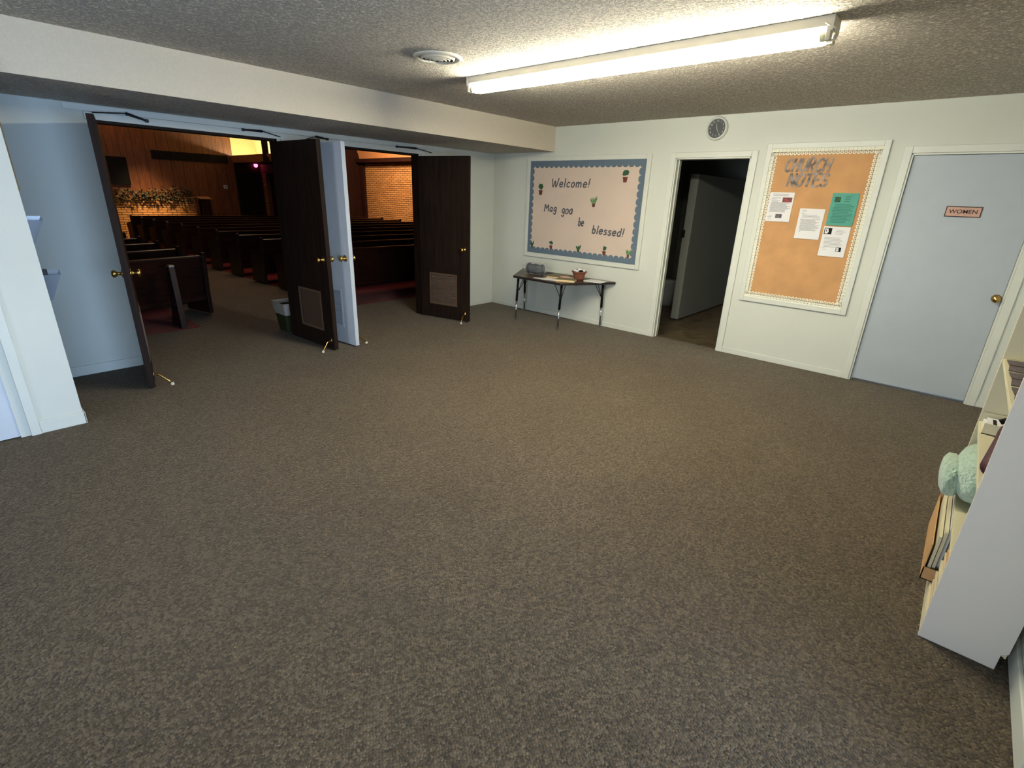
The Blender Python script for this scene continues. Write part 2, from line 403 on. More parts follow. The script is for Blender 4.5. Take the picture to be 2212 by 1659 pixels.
# protruding closet wall at the left with its flush door
cw = struct('wall_closet', 'short white partition wall jutting in at the left edge', 'wall')
holed('x', RX0, -5.29, -1.165, -1.065, 0, SZ + .05, [(-6.42, -5.62, 0, DH)]).build('partition', 'wall', cw)
B(-5.52, -1.177, 0, -5.279, -1.165, 0.085).build('baseboard_strip', 'trim', cw, 0.004)
B(-5.29, -1.177, 0, -5.279, -1.06, 0.085).build('baseboard_return', 'trim', cw, 0.003)
d = struct('door_2', 'pale blue-white flush closet door at the left edge', 'door')
B(-6.42, -1.158, 0.008, -5.575, -1.12, DH).build('door_panel', 'doorwhite', d)
fr = MB().box(-5.57, -1.185, 0, -5.52, -1.16, 2.09).box(-6.47, -1.185, 0, -6.42, -1.16, 2.09).box(-6.47, -1.185, DH, -5.52, -1.16, 2.09)
fr.build('door_casing', 'trim', d, 0.003)

# baseboards
def baseboard(name, mb, label): tag(mb.build(name, 'trim', bevel=0.004), label, 'baseboard', kind='structure')
bb = MB().box(RX0, -0.012, 0, O1[0] - 0.02, 0, 0.085).box(O2[1] + 0.04, -0.012, 0, -0.0, 0, 0.085).box(O1[1] + .02, -0.012, 0, O2[0] - .02, 0, 0.085)
baseboard('baseboard_back', bb, 'low white baseboard under the sanctuary doors wall')
bb = MB().box(-0.012, MY[1] + 0.06, 0, 0, 0, 0.06).box(-0.012, WY[1] + 0.06, 0, 0, MY[0] - 0.06, 0.06).box(-0.012, RY0, 0, 0, WY[0] - 0.062, 0.06)
baseboard('baseboard_right', bb, 'low white baseboard under the notice boards')
bb = MB().box(-3.96, RY0, 0, -0.0, RY0 + 0.014, 0.09)
baseboard('baseboard_front', bb, 'white baseboard in the lower right corner beside the bookcase')

# header trim over the double doorways
h = struct('trim_2', 'grey-white header boards above the sanctuary doors', 'trim')
B(-4.67, -0.018, DH, -1.29, 0, DH + 0.055).build('header_board', 'trim', h, 0.003)
B(-4.79, -0.010, DH + 0.058, -1.29, 0, SZ - 0.004).build('upper_board', 'trim', h, 0.002)
B(-3.12, -0.014, 0, -3.0, 0, DH).build('mullion_casing', 'trim', h, 0.003)
B(-1.345, -0.014, 0, -1.29, 0, DH).build('side_casing', 'trim', h, 0.003)
for k, (a, b) in enumerate((O1, O2)):
    j = struct('trim_%d' % (3 + k), 'dark brown jambs lining the %s sanctuary doorway' % ('left' if k == 0 else 'right'), 'door frame')
    MB().box(a - 0.0, 0.0, 0, a + 0.02, 0.125, DH).build('jamb', 'doorbrown', j)
    MB().box(b - 0.02, 0.0, 0, b, 0.125, DH).build('jamb', 'doorbrown', j)
    MB().box(a, 0.0, DH - 0.02, b, 0.125, DH).build('head_jamb', 'doorbrown', j)

# ---------------------------------------------------------------- restroom doorways, casings
def casing(name, y0, y1, label, left=0.06, right=0.062):
    c = struct(name, label, 'door frame')
    MB().box(-0.016, y1, 0, 0, y1 + left, DH + 0.055).build('casing_side', 'trim', c, 0.004)
    MB().box(-0.016, y0 - right, 0, 0, y0, DH + 0.055).build('casing_side', 'trim', c, 0.004)
    MB().box(-0.016, y0, DH, 0, y1, DH + 0.055).build('casing_head', 'trim', c, 0.004)
    MB().box(-0.004, y1 - 0.014, 0, 0.124, y1, DH).box(0.045, y1 - 0.026, 0, 0.06, y1 - .014, DH).build('jamb', 'trim', c, 0.002)
    MB().box(-0.004, y0, 0, 0.124, y0 + 0.014, DH).build('jamb', 'trim', c, 0.002)
    MB().box(-0.004, y0, DH - 0.014, 0.124, y1, DH).build('head_jamb', 'trim', c, 0.002)
    return c
casing('trim_5', MY[0], MY[1], 'white casing round the dark open restroom doorway')
casing('trim_6', WY[0], WY[1], 'white casing round the door with the pink sign')
d = struct('door_3', 'closed pale grey flush door with the pink restroom sign', 'door')
B(0.028, WY[0] + 0.016, 0.018, 0.066, WY[1] - 0.016, DH - 0.016).build('door_panel', 'doorblue', d, 0.002)
def knob_mb(c, axis, sgn):
    """rosette and knob whose stem points along axis*sgn"""
    p = [(0.033, 0), (0.033, 0.006), (0.014, 0.010), (0.011, 0.030), (0.020, 0.038), (0.029, 0.050), (0.028, 0.062), (0.018, 0.070), (0.003, 0.072)]
    return MB().lathe([(r, sgn * hh) for r, hh in p], c, axis, 20)
knob_mb((0.028, -5.716, 0.921), 'x', -1).build('door_knob', 'brass', d, smooth=True)
s = empty('restroom_sign', (0.026, -5.33, 1.582)); tag(s, 'small pink restroom sign with dark border on the grey door', 'sign')
B(-0.004, -0.116, -0.042, 0.002, 0.116, 0.042).build('sign_border', 'signink', s)
B(-0.006, -0.109, -0.035, -0.003, 0.109, 0.035).build('sign_face', 'signpink', s)
def text_mesh(name, body, size, material, parent, loc, shear=0.0, bold=0.0, sx=1.0):
    """lettering lying in the plane x = const and facing -x"""
    cu = bpy.data.curves.new(name, 'FONT'); cu.body = body; cu.size = size; cu.align_x = 'CENTER'; cu.align_y = 'CENTER'
    cu.extrude = 0.0006; cu.shear = shear; cu.offset = bold
    t = bpy.data.objects.new(name, cu)
    me = bpy.data.meshes.new_from_object(t); bpy.data.objects.remove(t)
    me.transform(Matrix(((0, 0, -1, 0), (-sx, 0, 0, 0), (0, 1, 0, 0), (0, 0, 0, 1))))
    me.materials.clear(); me.materials.append(M[material])
    o = bpy.data.objects.new(name, me); COL.objects.link(o); o.location = loc; o.parent = parent; return o
text_mesh('sign_lettering', 'WOMEN', 0.042, 'signink', s, (-0.0065, 0.0, 0.0), 0, 0.0008, 1.12)

# corridor behind the open doorway
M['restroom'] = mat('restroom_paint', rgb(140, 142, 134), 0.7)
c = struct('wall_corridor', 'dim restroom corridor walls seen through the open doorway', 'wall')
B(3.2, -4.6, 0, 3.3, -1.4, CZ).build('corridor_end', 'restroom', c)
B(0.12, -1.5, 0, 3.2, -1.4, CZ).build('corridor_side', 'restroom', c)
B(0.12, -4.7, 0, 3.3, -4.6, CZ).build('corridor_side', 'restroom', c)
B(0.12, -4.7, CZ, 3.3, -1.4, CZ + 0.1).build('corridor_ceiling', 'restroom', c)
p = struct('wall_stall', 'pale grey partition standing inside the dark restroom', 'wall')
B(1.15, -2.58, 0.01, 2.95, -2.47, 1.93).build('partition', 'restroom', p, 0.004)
B(1.143, -2.50, 1.13, 1.153, -2.462, 1.23).build('strike_latch', 'black', p)
t = empty('toilet', (2.1, -1.95, 0)); tag(t, 'dim white toilet behind the partition in the dark restroom', 'toilet')
B(-0.0, 0.22, 0.36, 0.2, 0.42, 0.74).xf(Matrix.Translation((-0.1, 0, 0))).build('tank', 'porcelain', t, 0.02)
MB().lathe([(0.10, 0), (0.11, 0.16), (0.17, 0.33), (0.19, 0.38), (0.19, 0.41), (0.05, 0.415)], (0, 0, 0), 'z', 20).build('bowl', 'porcelain', t, smooth=True)

# ---------------------------------------------------------------- double door leaves
def leaf(name, hinge, free, label, face_brown_side, louver_cap='doorbrown', edge='doorbrown'):
    """hinge/free: floor points. local x runs hinge->free. local +y or -y is the brown side"""
    hx, hy = hinge; fx, fy = free
    L = math.hypot(fx - hx, fy - hy); ang = math.atan2(fy - hy, fx - hx)
    d = struct(name, label, 'door', (hx, hy, 0), ang)
    T = 0.044; s = face_brown_side           # brown side is local y = s*T/2
    lo, hi = (0.165, 0.575); z0, z1 = 0.20, 0.585
    x0 = lo / 0.765 * L; x1 = hi / 0.765 * L
    def skin(side, m, nm):
        ya, yb = (0.0, side * T / 2)
        mb = MB()
        for a in ((0, 0.012, x0, DH - 0.025), (x1, 0.012, L, DH - 0.025), (x0, 0.012, x1, z0), (x0, z1, x1, DH - 0.025)):
            mb.box(a[0], ya, a[1], a[2], yb, a[3])
        mb.build(nm, m, d)
    skin(s, 'doorbrown', 'brown_face'); skin(-s, 'doorwhite', 'white_face')
    B(L - 0.0015, -T / 2, 0.012, L + 0.0015, T / 2, DH - 0.025).build('door_edge', edge, d)
    for side, m in ((s, 'louverlit'), (-s, 'doorwhite')):
        g = MB(); y = side * (T / 2 + 0.004)
        g.box(x0 - .015, side * T / 2 * .9, z0 - .015, x0 + .008, y, z1 + .015).box(x1 - .008, side * T / 2 * .9, z0 - .015, x1 + .015, y, z1 + .015)
        g.box(x0, side * T / 2 * .9, z0 - .015, x1, y, z0 + .008).box(x0, side * T / 2 * .9, z1 - .008, x1, y, z1 + .015)
        n = 17
        for i in range(n):
            z = z0 + 0.014 + (z1 - z0 - 0.028) * i / (n - 1)
            g.prism([(side * 0.002, z + 0.006), (side * 0.004, z + 0.009), (side * 0.022, z - 0.004), (side * 0.020, z - 0.007)], 'x', x0 + .006, x1 - .006)
        lv = g.build('louver_grille', m, d)
    for side in (1, -1):
        knob_mb((L - 0.065, side * T / 2, 0.925), 'y', side).build('door_knob', 'brass', d, smooth=True)
    # kick-down holder on the brown side near the free edge
    y = s * T / 2; k = MB()
    k.box(L - 0.075, y, 0.07, L - 0.035, y + s * 0.006, 0.13)
    k.tube([(L - 0.055, y + s * 0.012, 0.105), (L - 0.05, y + s * 0.05, 0.088), (L - 0.035, y + s * 0.10, 0.035), (L - 0.03, y + s * 0.115, 0.016)], [0.007, 0.0075, 0.007, 0.007], 8)
    ks = k.build('kick_down_stop', 'brass', d, smooth=True)
    MB().lathe([(0.012, 0.0), (0.014, 0.008), (0.011, 0.022)], (L - 0.03, y + s * 0.117, 0.0), 'z', 12).build('rubber_tip', 'whitemetal', ks)
    for z in (0.2, 1.0, 1.8):
        MB().lathe([(0.007, z), (0.007, z + 0.09)], (-0.004, -s * T / 2, 0), 'z', 8).build('hinge', 'darkmetal', d)
    return d
leaf('door_4', (-4.615, -0.012), (-4.780, -0.745), 'leftmost open door leaf seen almost edge-on', 1)
leaf('door_5', (-3.165, -0.012), (-3.135, -0.762), 'open brown door leaf on the right of the left doorway', -1)
leaf('door_6', (-2.965, -0.012), (-2.895, -0.775), 'open white door leaf on the left of the right doorway', 1, edge='doorwhite')
leaf('door_7', (-1.385, -0.012), (-1.215, -0.752), 'rightmost open dark brown door leaf', -1)
# overhead closer arms
def closer(pts, label, loc):
    o = empty('door_closer', loc); tag(o, label, 'door closer')
    a = [Vector(p) - Vector(loc) for p in pts]
    B(-0.012, -0.012, -0.012, 0.012, 0.012, 0.012).xf(Matrix.Translation(a[0])).build('closer_track', 'darkmetal', o, 0.003)
    MB().tube([a[0], a[1]], [0.008, 0.013], 6).build('main_arm', 'darkmetal', o)
    MB().tube([a[1], a[2]], 0.005, 6).build('forearm', 'darkmetal', o)
    return o
closer([(-4.26, -0.05, 2.062), (-4.40, -0.05, 2.10), (-4.63, -0.10, 2.075)], 'dark closer arm above the leftmost door leaf', (-4.35, -0.03, 2.09))
closer([(-3.48, -0.03, 2.08), (-3.30, -0.03, 2.085), (-3.16, -0.10, 2.045)], 'dark closer arm left of the open brown middle leaf', (-3.4, -0.03, 2.08))
closer([(-2.62, -0.03, 2.08), (-2.76, -0.05, 2.09), (-2.95, -0.22, 2.045)], 'dark closer arm just right of the white door leaf', (-2.7, -0.03, 2.08))
closer([(-1.72, -0.03, 2.085), (-1.43, -0.03, 2.09), (-1.26, -0.12, 2.05)], 'dark closer arm above the rightmost door leaf', (-1.6, -0.03, 2.08))

# ---------------------------------------------------------------- notice boards on wall_right
def frame_board(root, y0, y1, z0, z1, fw, mt='trim'):
    """y0 > y1 (y0 is the left edge in the photo)"""
    x = -0.026
    fm = MB()
    for (a, b, c2, d2) in ((y1, y1 + fw, z0, z1), (y0 - fw, y0, z0, z1), (y1 + fw, y0 - fw, z0, z0 + fw), (y1 + fw, y0 - fw, z1 - fw, z1)):
        fm.box(x, a, c2, -0.001, b, d2)
    fm.build('frame', mt, root, 0.004)

wb = empty('welcome_board'); tag(wb, 'white framed notice board with scalloped blue border and handwritten welcome', 'notice board')
frame_board(wb, -0.645, -2.483, 0.785, 2.085, 0.055)
bx = -0.012
B(bx, -2.43, 0.838, -0.001, -0.698, 2.032).build('backing_paper', 'tack_beige', wb)
# scalloped border
sb = MB(); x0s, x1s = bx - 0.003, bx - 0.0005
Y0, Y1, Z0, Z1 = -0.70, -2.428, 0.84, 2.03
bwid = 0.062
def scallop_strip(mb, p0, p1, inward, width, r, n):
    p0 = Vector(p0); p1 = Vector(p1); inw = Vector(inward)
    a = [p0, p1, p1 + inw * width, p0 + inw * width]
    mb.prism([tuple(q) for q in a], 'x', x0s, x1s)
    for i in range(n):
        ee = 0.0001 * (1 + i % 2)
        c0 = p0.lerp(p1, (i + 0.5) / n) + inw * width
        t = (p1 - p0).normalized(); h2 = (p1 - p0).length / n / 2 * 0.98
        pts = [c0 + t * h2 * math.cos(math.pi * k / 10) + inw * r * math.sin(math.pi * k / 10) for k in range(11)]
        mb.prism([tuple(q) for q in pts], 'x', x0s + ee, x1s)
scallop_strip(sb, (Y0, Z1), (Y1, Z1), (0, -1), 0.052, 0.034, 22)
scallop_strip(sb, (Y0, Z0), (Y1, Z0), (0, 1), 0.050, 0.034, 22)
x0s -= 0.0006
scallop_strip(sb, (Y0, Z0 + .002), (Y0, Z1 - .002), (-1, 0), 0.036, 0.034, 14)
scallop_strip(sb, (Y1, Z0 + .002), (Y1, Z1 - .002), (1, 0), 0.052, 0.034, 14)
sb.build('scalloped_border', 'tack_blue', wb)

G = {  # stroke letters in a unit box: width, strokes
 'W': (0.95, [[(0, 1), (.22, 0), (.45, .75), (.68, 0), (.95, 1.08)]]),
 'e': (0.5, [[(.05, .32), (.45, .36), (.42, .55), (.25, .62), (.06, .45), (.05, .2), (.2, .02), (.46, .1)]]),
 'l': (0.16, [[(.1, 1.05), (.06, 0)]]),
 'c': (0.45, [[(.44, .52), (.28, .62), (.07, .42), (.07, .18), (.22, .02), (.42, .1)]]),
 'o': (0.5, [[(.28, .62), (.08, .45), (.06, .15), (.22, 0), (.42, .15), (.45, .45), (.28, .62)]]),
 'm': (0.8, [[(.02, .6), (.06, 0)], [(.06, .38), (.22, .6), (.36, .5), (.36, 0)], [(.36, .38), (.54, .6), (.68, .5), (.72, 0)]]),
 'M': (0.75, [[(.02, 0), (.08, .98), (.36, .42), (.62, .95), (.72, .05)]]),
 'a': (0.5, [[(.42, .52), (.25, .62), (.07, .42), (.08, .12), (.24, .02), (.42, .25)], [(.43, .6), (.42, .1), (.5, 0)]]),
 'g': (0.5, [[(.42, .55), (.25, .64), (.08, .45), (.1, .2), (.26, .12), (.42, .32)], [(.44, .62), (.42, -.15), (.28, -.36), (.04, -.22)]]),
 'u': (0.5, [[(.28, .62), (.08, .45), (.06, .15), (.22, 0), (.42, .2), (.45, .55)], [(.28, .62), (.46, .58), (.46, .0)]]),
 'b': (0.5, [[(.1, 1.05), (.05, .05)], [(.07, .42), (.26, .58), (.44, .4), (.4, .12), (.22, 0), (.05, .1)]]),
 's': (0.42, [[(.38, .52), (.22, .62), (.08, .48), (.2, .34), (.36, .24), (.34, .06), (.18, 0), (.03, .08)]]),
 'd': (0.5, [[(.42, .5), (.25, .6), (.06, .42), (.07, .12), (.22, 0), (.42, .18)], [(.46, 1.05), (.42, .0)]]),
 '!': (0.2, [[(.12, 1.05), (.08, .3)], [(.07, .1), (.075, .05)]]),
 'C': (0.6, [[(.6, .82), (.42, .98), (.15, .8), (.03, .4), (.15, .06), (.38, 0), (.55, .12)]]),
 'H': (0.6, [[(.06, 1), (.02, 0)], [(.56, 1), (.52, 0)], [(.05, .5), (.54, .55)]]),
 'U': (0.6, [[(.06, 1), (.03, .3), (.2, .02), (.42, .05), (.56, .35), (.58, 1)]]),
 'R': (0.6, [[(.03, 0), (.08, 1), (.4, .98), (.52, .75), (.4, .52), (.06, .48)], [(.25, .48), (.56, 0)]]),
 'N': (0.62, [[(.02, 0), (.08, 1), (.5, .02), (.58, 1)]]),
 'O': (0.66, [[(.32, 1), (.06, .7), (.04, .28), (.25, 0), (.5, .15), (.62, .6), (.5, .93), (.32, 1)]]),
 'T': (0.6, [[(.0, .95), (.6, 1.0)], [(.32, .98), (.26, 0)]]),
 'E': (0.55, [[(.55, .98), (.08, .96), (.03, 0), (.5, .03)], [(.06, .5), (.42, .52)]]),
 'S': (0.55, [[(.52, .86), (.3, 1), (.08, .8), (.2, .55), (.46, .42), (.5, .15), (.28, 0), (.02, .12)]]),
}
def stroke_word(name, word, y, z, h, wfac, material, parent, thick, slant=0.12, gap=0.16, x=-0.0165, drop=0.0, dx=0.0012):
    cur = 0.0; lay = 0
    for chn, ch in enumerate(word):
        mb = MB(); wd, strokes = G[ch]
        for st in strokes:
            # smooth the stroke a little
            pts = [Vector(p) for p in st]
            fine = []
            for i in range(len(pts) - 1):
                p0 = pts[max(i - 1, 0)]; p1 = pts[i]; p2 = pts[i + 1]; p3 = pts[min(i + 2, len(pts) - 1)]
                for k in range(4):
                    t = k / 4
                    fine.append(0.5 * ((2 * p1) + (p2 - p0) * t + (2 * p0 - 5 * p1 + 4 * p2 - p3) * t * t + (3 * p1 - p0 - 3 * p2 + p3) * t ** 3))
            fine.append(pts[-1])
            P = [Vector((y - (cur + (q.x + q.y * slant) * wfac) * h, z + q.y * h - drop * cur * h)) for q in fine]
            for a, b in zip(P[:-1], P[1:]):
                dd = (b - a)
                if dd.length < 1e-6: continue
                dd.normalize(); nn = Vector((-dd.y, dd.x)) * thick / 2
                a2 = a - dd * thick * .25; b2 = b + dd * thick * .25; lay = (lay + 1) % 24
                mb.prism([tuple(a2 - nn), tuple(b2 - nn), tuple(b2 + nn), tuple(a2 + nn)], 'x', x - dx - lay * 0.00004, x)
        cur += wd * wfac + gap; mb.build(name, material, parent)
stroke_word('handwritten_letter', 'Welcome!', -1.075, 1.712, 0.098, 1.10, 'ink', wb, 0.0145, gap=0.23)
stroke_word('handwritten_letter', 'Mag', -0.972, 1.402, 0.088, 1.1, 'ink', wb, 0.0145, gap=0.2)
stroke_word('handwritten_letter', 'gou', -1.265, 1.385, 0.098, 1.0, 'ink', wb, 0.0145, gap=0.12)
stroke_word('handwritten_letter', 'be', -1.545, 1.245, 0.098, 0.72, 'ink', wb, 0.0145, gap=0.11)
stroke_word('handwritten_letter', 'blessed!', -1.765, 1.168, 0.092, 1.12, 'ink', wb, 0.0145, gap=0.20, drop=0.03)

# paper cut-out plants pinned to the board
def cutout(kind, y, z0, h, label, nm):
    o = empty(nm, (-0.0165, y, z0)); tag(o, label, 'paper cut-out', 'paper plant cut-outs on the welcome board')
    rnd = random.Random(int(abs(y) * 1000))
    if kind == 'leafy':
        ph = h * 0.42; w0 = h * 0.15; w1 = h * 0.21
        MB().prism([(-w0, 0), (w0, 0), (w1, ph * .78), (w1 * 1.12, ph * .78), (w1 * 1.12, ph), (-w1 * 1.12, ph), (-w1 * 1.12, ph * .78), (-w1, ph * .78)], 'x', -0.001, 0.0).build('pot', 'potbrown', o)
        mb = MB()
        for i in range(16):
            a = rnd.uniform(0, 6.28); rr = rnd.uniform(0.0, 0.22) * h
            cy, cz = rr * math.cos(a), ph + h * 0.30 + rr * math.sin(a) * 0.9; t = rnd.uniform(0, 3.14)
            ra, rb = h * 0.15, h * 0.085
            pts = [(cy + ra * math.cos(k * .785) * math.cos(t) - rb * math.sin(k * .785) * math.sin(t), cz + ra * math.cos(k * .785) * math.sin(t) + rb * math.sin(k * .785) * math.cos(t)) for k in range(8)]
            mb.prism(pts, 'x', -0.0012 - i * 0.00006, -0.0002 - i * 0.00006)
        mb.build('leaves', 'green', o)
    else:
        ph = h * 0.34; w0 = h * 0.13; w1 = h * 0.18
        MB().prism([(-w0, 0), (w0, 0), (w1, ph), (-w1, ph)], 'x', -0.001, 0.0).build('pot', 'green' if kind == 'cactus' else 'potbrown', o)
        mb = MB()
        for i in range(6):
            b0 = (i - 2.5) * h * 0.055; lean = (i - 2.5) * 0.06 * h + rnd.uniform(-.03, .03) * h; top = h * rnd.uniform(.7, 1.0)
            mb.prism([(b0 - .02 * h, ph * .8), (b0 + .03 * h, ph * .8), (b0 + lean + .065 * h, (ph + top) / 2), (b0 + lean * 1.4, top), (b0 + lean - .065 * h, (ph + top) / 2)], 'x', -0.0012 - i * .00008, -0.0002 - i * .00008)
        mb.build('leaves', 'greenlt' if kind == 'tall' else 'green', o)
    return o
cutout('leafy', -0.893, 1.608, 0.145, 'leafy potted plant cut-out at the board left edge beside the greeting', 'plant_cutout')
cutout('leafy', -2.168, 1.777, 0.145, 'leafy potted plant cut-out in the top right of the board', 'plant_cutout')
cutout('tall', -1.757, 1.484, 0.142, 'spiky potted plant cut-out in the middle of the board', 'plant_cutout')
cutout('cactus', -0.785, 0.905, 0.10, 'small dark cactus cut-out in the bottom left corner', 'plant_cutout')
cutout('leafy', -1.121, 0.915, 0.115, 'leafy potted plant cut-out on the bottom border, left one', 'plant_cutout')
cutout('cactus', -1.576, 0.913, 0.115, 'cactus cut-out in the middle of the bottom border', 'plant_cutout')
cutout('leafy', -1.973, 0.912, 0.118, 'leafy potted plant cut-out on the bottom border, right one', 'plant_cutout')
cutout('tall', -2.318, 0.918, 0.105, 'pale spiky plant cut-out in the bottom right corner', 'plant_cutout')

cb = empty('church_notes_board'); tag(cb, 'tall white framed notice board covered in orange kraft paper with lace border', 'notice board')
frame_board(cb, -3.712, -4.717, 0.612, 2.142, 0.048)
# slightly rippled kraft paper
kp = MB(); nu, nv = 20, 30
for j in range(nv + 1):
    for i in range(nu + 1):
        yy = -4.638 + (0.847) * i / nu; zz = 0.688 + 1.378 * j / nv
        kp.v.append((-0.011 - 0.002 * math.sin(i * 1.3 + j * .5) * math.sin(j * .7 + i * .21), yy, zz))
for j in range(nv):
    for i in range(nu):
        a = j * (nu + 1) + i; kp.f.append((a, a + 1, a + nu + 2, a + nu + 1))
B(-0.006, -4.675, 0.655, -0.001, -3.755, 2.1).build('backing_board', 'trim', cb)
kp.build('kraft_paper', 'cork', cb, smooth=True)
lc = MB()
def lace(mb, p0, p1, inw, width, off=0):
    p0 = Vector(p0); p1 = Vector(p1); inw = Vector(inw); L = (p1 - p0).length; n = int(L / 0.032); t = (p1 - p0) / n
    def ring(c, ro, ri, k=10):
        o = len(mb.v)
        for r_ in (ro, ri):
            for q in range(k):
                a = 2 * math.pi * q / k
                for xx in (-0.0165 - 0.0004 * off, -0.0145): mb.v.append((xx, c.x + r_ * math.cos(a), c.y + r_ * math.sin(a)))
        for q in range(k):
            q2 = (q + 1) % k
            A = lambda ri_, qq, s_: o + ri_ * 2 * k + qq * 2 + s_
            mb.f += [(A(0, q, 0), A(0, q2, 0), A(1, q2, 0), A(1, q, 0)), (A(0, q, 1), A(0, q2, 1), A(1, q2, 1), A(1, q, 1)),
                     (A(0, q, 0), A(0, q2, 0), A(0, q2, 1), A(0, q, 1)), (A(1, q, 0), A(1, q2, 0), A(1, q2, 1), A(1, q, 1))]
    for i in range(n):
        c = p0 + t * (i + 0.5)
        ring(c + inw * (width - 0.012), 0.0150, 0.0060)
        ring(c + inw * (width - 0.034), 0.0150, 0.0050)
    for a_, b_ in ((0, 0.007), (0.017, 0.024)):
        q = [p0 + inw * a_, p1 + inw * a_, p1 + inw * b_, p0 + inw * b_]
        mb.prism([tuple(v) for v in q], 'x', -0.0169 - 0.0004 * off, -0.0145)
    for i in range(n):
        c = p0 + t * (i + 0.5); q = [c + inw * 0.005 - t * .25, c + inw * 0.005 + t * .25, c + inw * 0.02 + t * .25, c + inw * 0.02 - t * .25]
        mb.prism([tuple(v) for v in q], 'x', -0.0167 - 0.0004 * off, -0.0145)
lace(lc, (-3.76, 0.66), (-3.76, 2.094), (-1, 0), 0.056)
lace(lc, (-4.669, 0.66), (-4.669, 2.094), (1, 0), 0.056)
lace(lc, (-3.76, 2.094), (-4.669, 2.094), (0, -1), 0.056, 1)
lace(lc, (-3.76, 0.66), (-4.669, 0.66), (0, 1), 0.056, 1)
lc.build('lace_border', 'lace', cb)
stroke_word('cut_out_letter', 'CHURCH', -3.905, 1.895, 0.108, 0.80, 'foil', cb, 0.019, slant=0.18, gap=0.13, x=-0.0145)
stroke_word('cut_out_letter', 'NOTES', -3.955, 1.762, 0.108, 0.88, 'foil', cb, 0.021, slant=0.15, gap=0.12, x=-0.0145)

def sheet(name, yl, yr, zt, zb, label, m, tm, layout, seed=1, dx=0.0, cat='paper notice'):
    o = empty(name, (-0.016 - dx, (yl + yr) / 2, (zt + zb) / 2)); tag(o, label, cat, 'notices pinned to the orange board')
    w_, h_ = abs(yr - yl), zt - zb
    # a sheet with softly lifted lower edge
    mb = MB(); n = 6
    for j in range(n + 1):
        z = -h_ / 2 + h_ * j / n; x = -0.006 * (1 - j / n) ** 2
        mb.v += [(x, w_ / 2, z), (x, -w_ / 2, z), (x + 0.0008, w_ / 2, z), (x + 0.0008, -w_ / 2, z)]
    for j in range(n):
        a = j * 4; mb.f += [(a, a + 1, a + 5, a + 4), (a + 2, a + 3, a + 7, a + 6), (a, a + 2, a + 6, a + 4), (a + 1, a + 3, a + 7, a + 5)]
    mb.f += [(0, 1, 3, 2), (n * 4, n * 4 + 1, n * 4 + 3, n * 4 + 2)]
    mb.build('sheet', m, o)
    rnd = random.Random(seed); tx = MB()
    def X(z): return -0.006 * (1 - (z + h_ / 2) / h_) ** 2
    for (a, b, t0, t1, step, th) in layout:   # fractions across, from top
        z = h_ / 2 - t0 * h_
        while z > h_ / 2 - t1 * h_:
            c0 = w_ / 2 - a * w_ - rnd.uniform(0, .015); c1 = w_ / 2 - b * w_ + rnd.uniform(0, .05)
            if c1 > c0: c0, c1 = c1, c0
            tx.box(X(z) - 0.0009, c1, z - th, X(z) - 0.0002, c0, z)
            z -= step
    tx.build('printed_lines', tm, o)
    return o, X, w_, h_
def picture(o, X, w_, h_, a, b, t0, t1, m, nm='picture'):
    z1 = h_ / 2 - t0 * h_; z0 = h_ / 2 - t1 * h_
    return B(X(z0) - 0.0022, w_ / 2 - b * w_, z0, X(z0) - 0.0006, w_ / 2 - a * w_, z1).build(nm, m, o)
r_ = sheet('paper_notice', -3.820, -4.044, 1.703, 1.430, 'white newsletter sheet with small red photo, left side of the orange board', 'paper', 'papertext',
      [(.12, .9, .05, .14, .014, .006), (.08, .5, .18, .32, .012, .006), (.06, .94, .34, .68, .0085, .0062), (.06, .3, .74, .92, .012, .005)], 3)
picture(*r_, .56, .94, .17, .33, 'photo_red'); picture(*r_, .40, .66, .74, .88, 'photo_grey')
sheet('paper_notice', -4.120, -4.336, 1.562, 1.284, 'plain white typed letter pinned at the middle of the orange board', 'paper', 'papertext',
      [(.08, .3, .05, .16, .014, .005), (.08, .92, .20, .32, .012, .005), (.08, .92, .34, .72, .0085, .0055), (.08, .4, .76, .8, .012, .005)], 4)
r_ = sheet('paper_notice', -4.368, -4.582, 1.707, 1.423, 'teal green sheet pinned upper right on the orange board', 'teal', 'tealtext',
      [(.45, .92, .08, .2, .014, .006), (.5, .8, .24, .28, .02, .008), (.1, .94, .34, .9, .013, .0075)], 5, dx=0.001)
picture(*r_, .12, .34, .12, .28, 'green')
r_ = sheet('paper_notice', -4.360, -4.578, 1.412, 1.140, 'white notice with two small black drawings, below the teal sheet', 'paper', 'papertext',
      [(.45, .92, .1, .28, .013, .004), (.08, .9, .36, .7, .012, .005), (.08, .4, .72, .8, .012, .004)], 6)
for q in ((.04, .33, .05, .26), (.64, .84, .68, .82)):
    picture(*r_, *q, 'black'); 
    a, b, t0, t1 = q; o, X, w_, h_ = r_; z1 = h_ / 2 - t0 * h_; z0 = h_ / 2 - t1 * h_; ww = (b - a) * w_; hh = z1 - z0; yl = w_ / 2 - a * w_
    MB().prism([(yl - .1 * ww, z0 + .1 * hh), (yl - .45 * ww, z0 + .08 * hh), (yl - .6 * ww, z0 + .35 * hh), (yl - .5 * ww, z0 + .9 * hh), (yl - .1 * ww, z0 + .92 * hh)], 'x', X(z0) - 0.003, X(z0) - 0.0022).build('drawing', 'paper', o)
    MB().prism([(yl - .24 * ww, z0 + .4 * hh), (yl - .34 * ww, z0 + .4 * hh), (yl - .32 * ww, z0 + .75 * hh), (yl - .26 * ww, z0 + .75 * hh)], 'x', X(z0) - 0.004, X(z0) - 0.003).build('drawing', 'black', o)

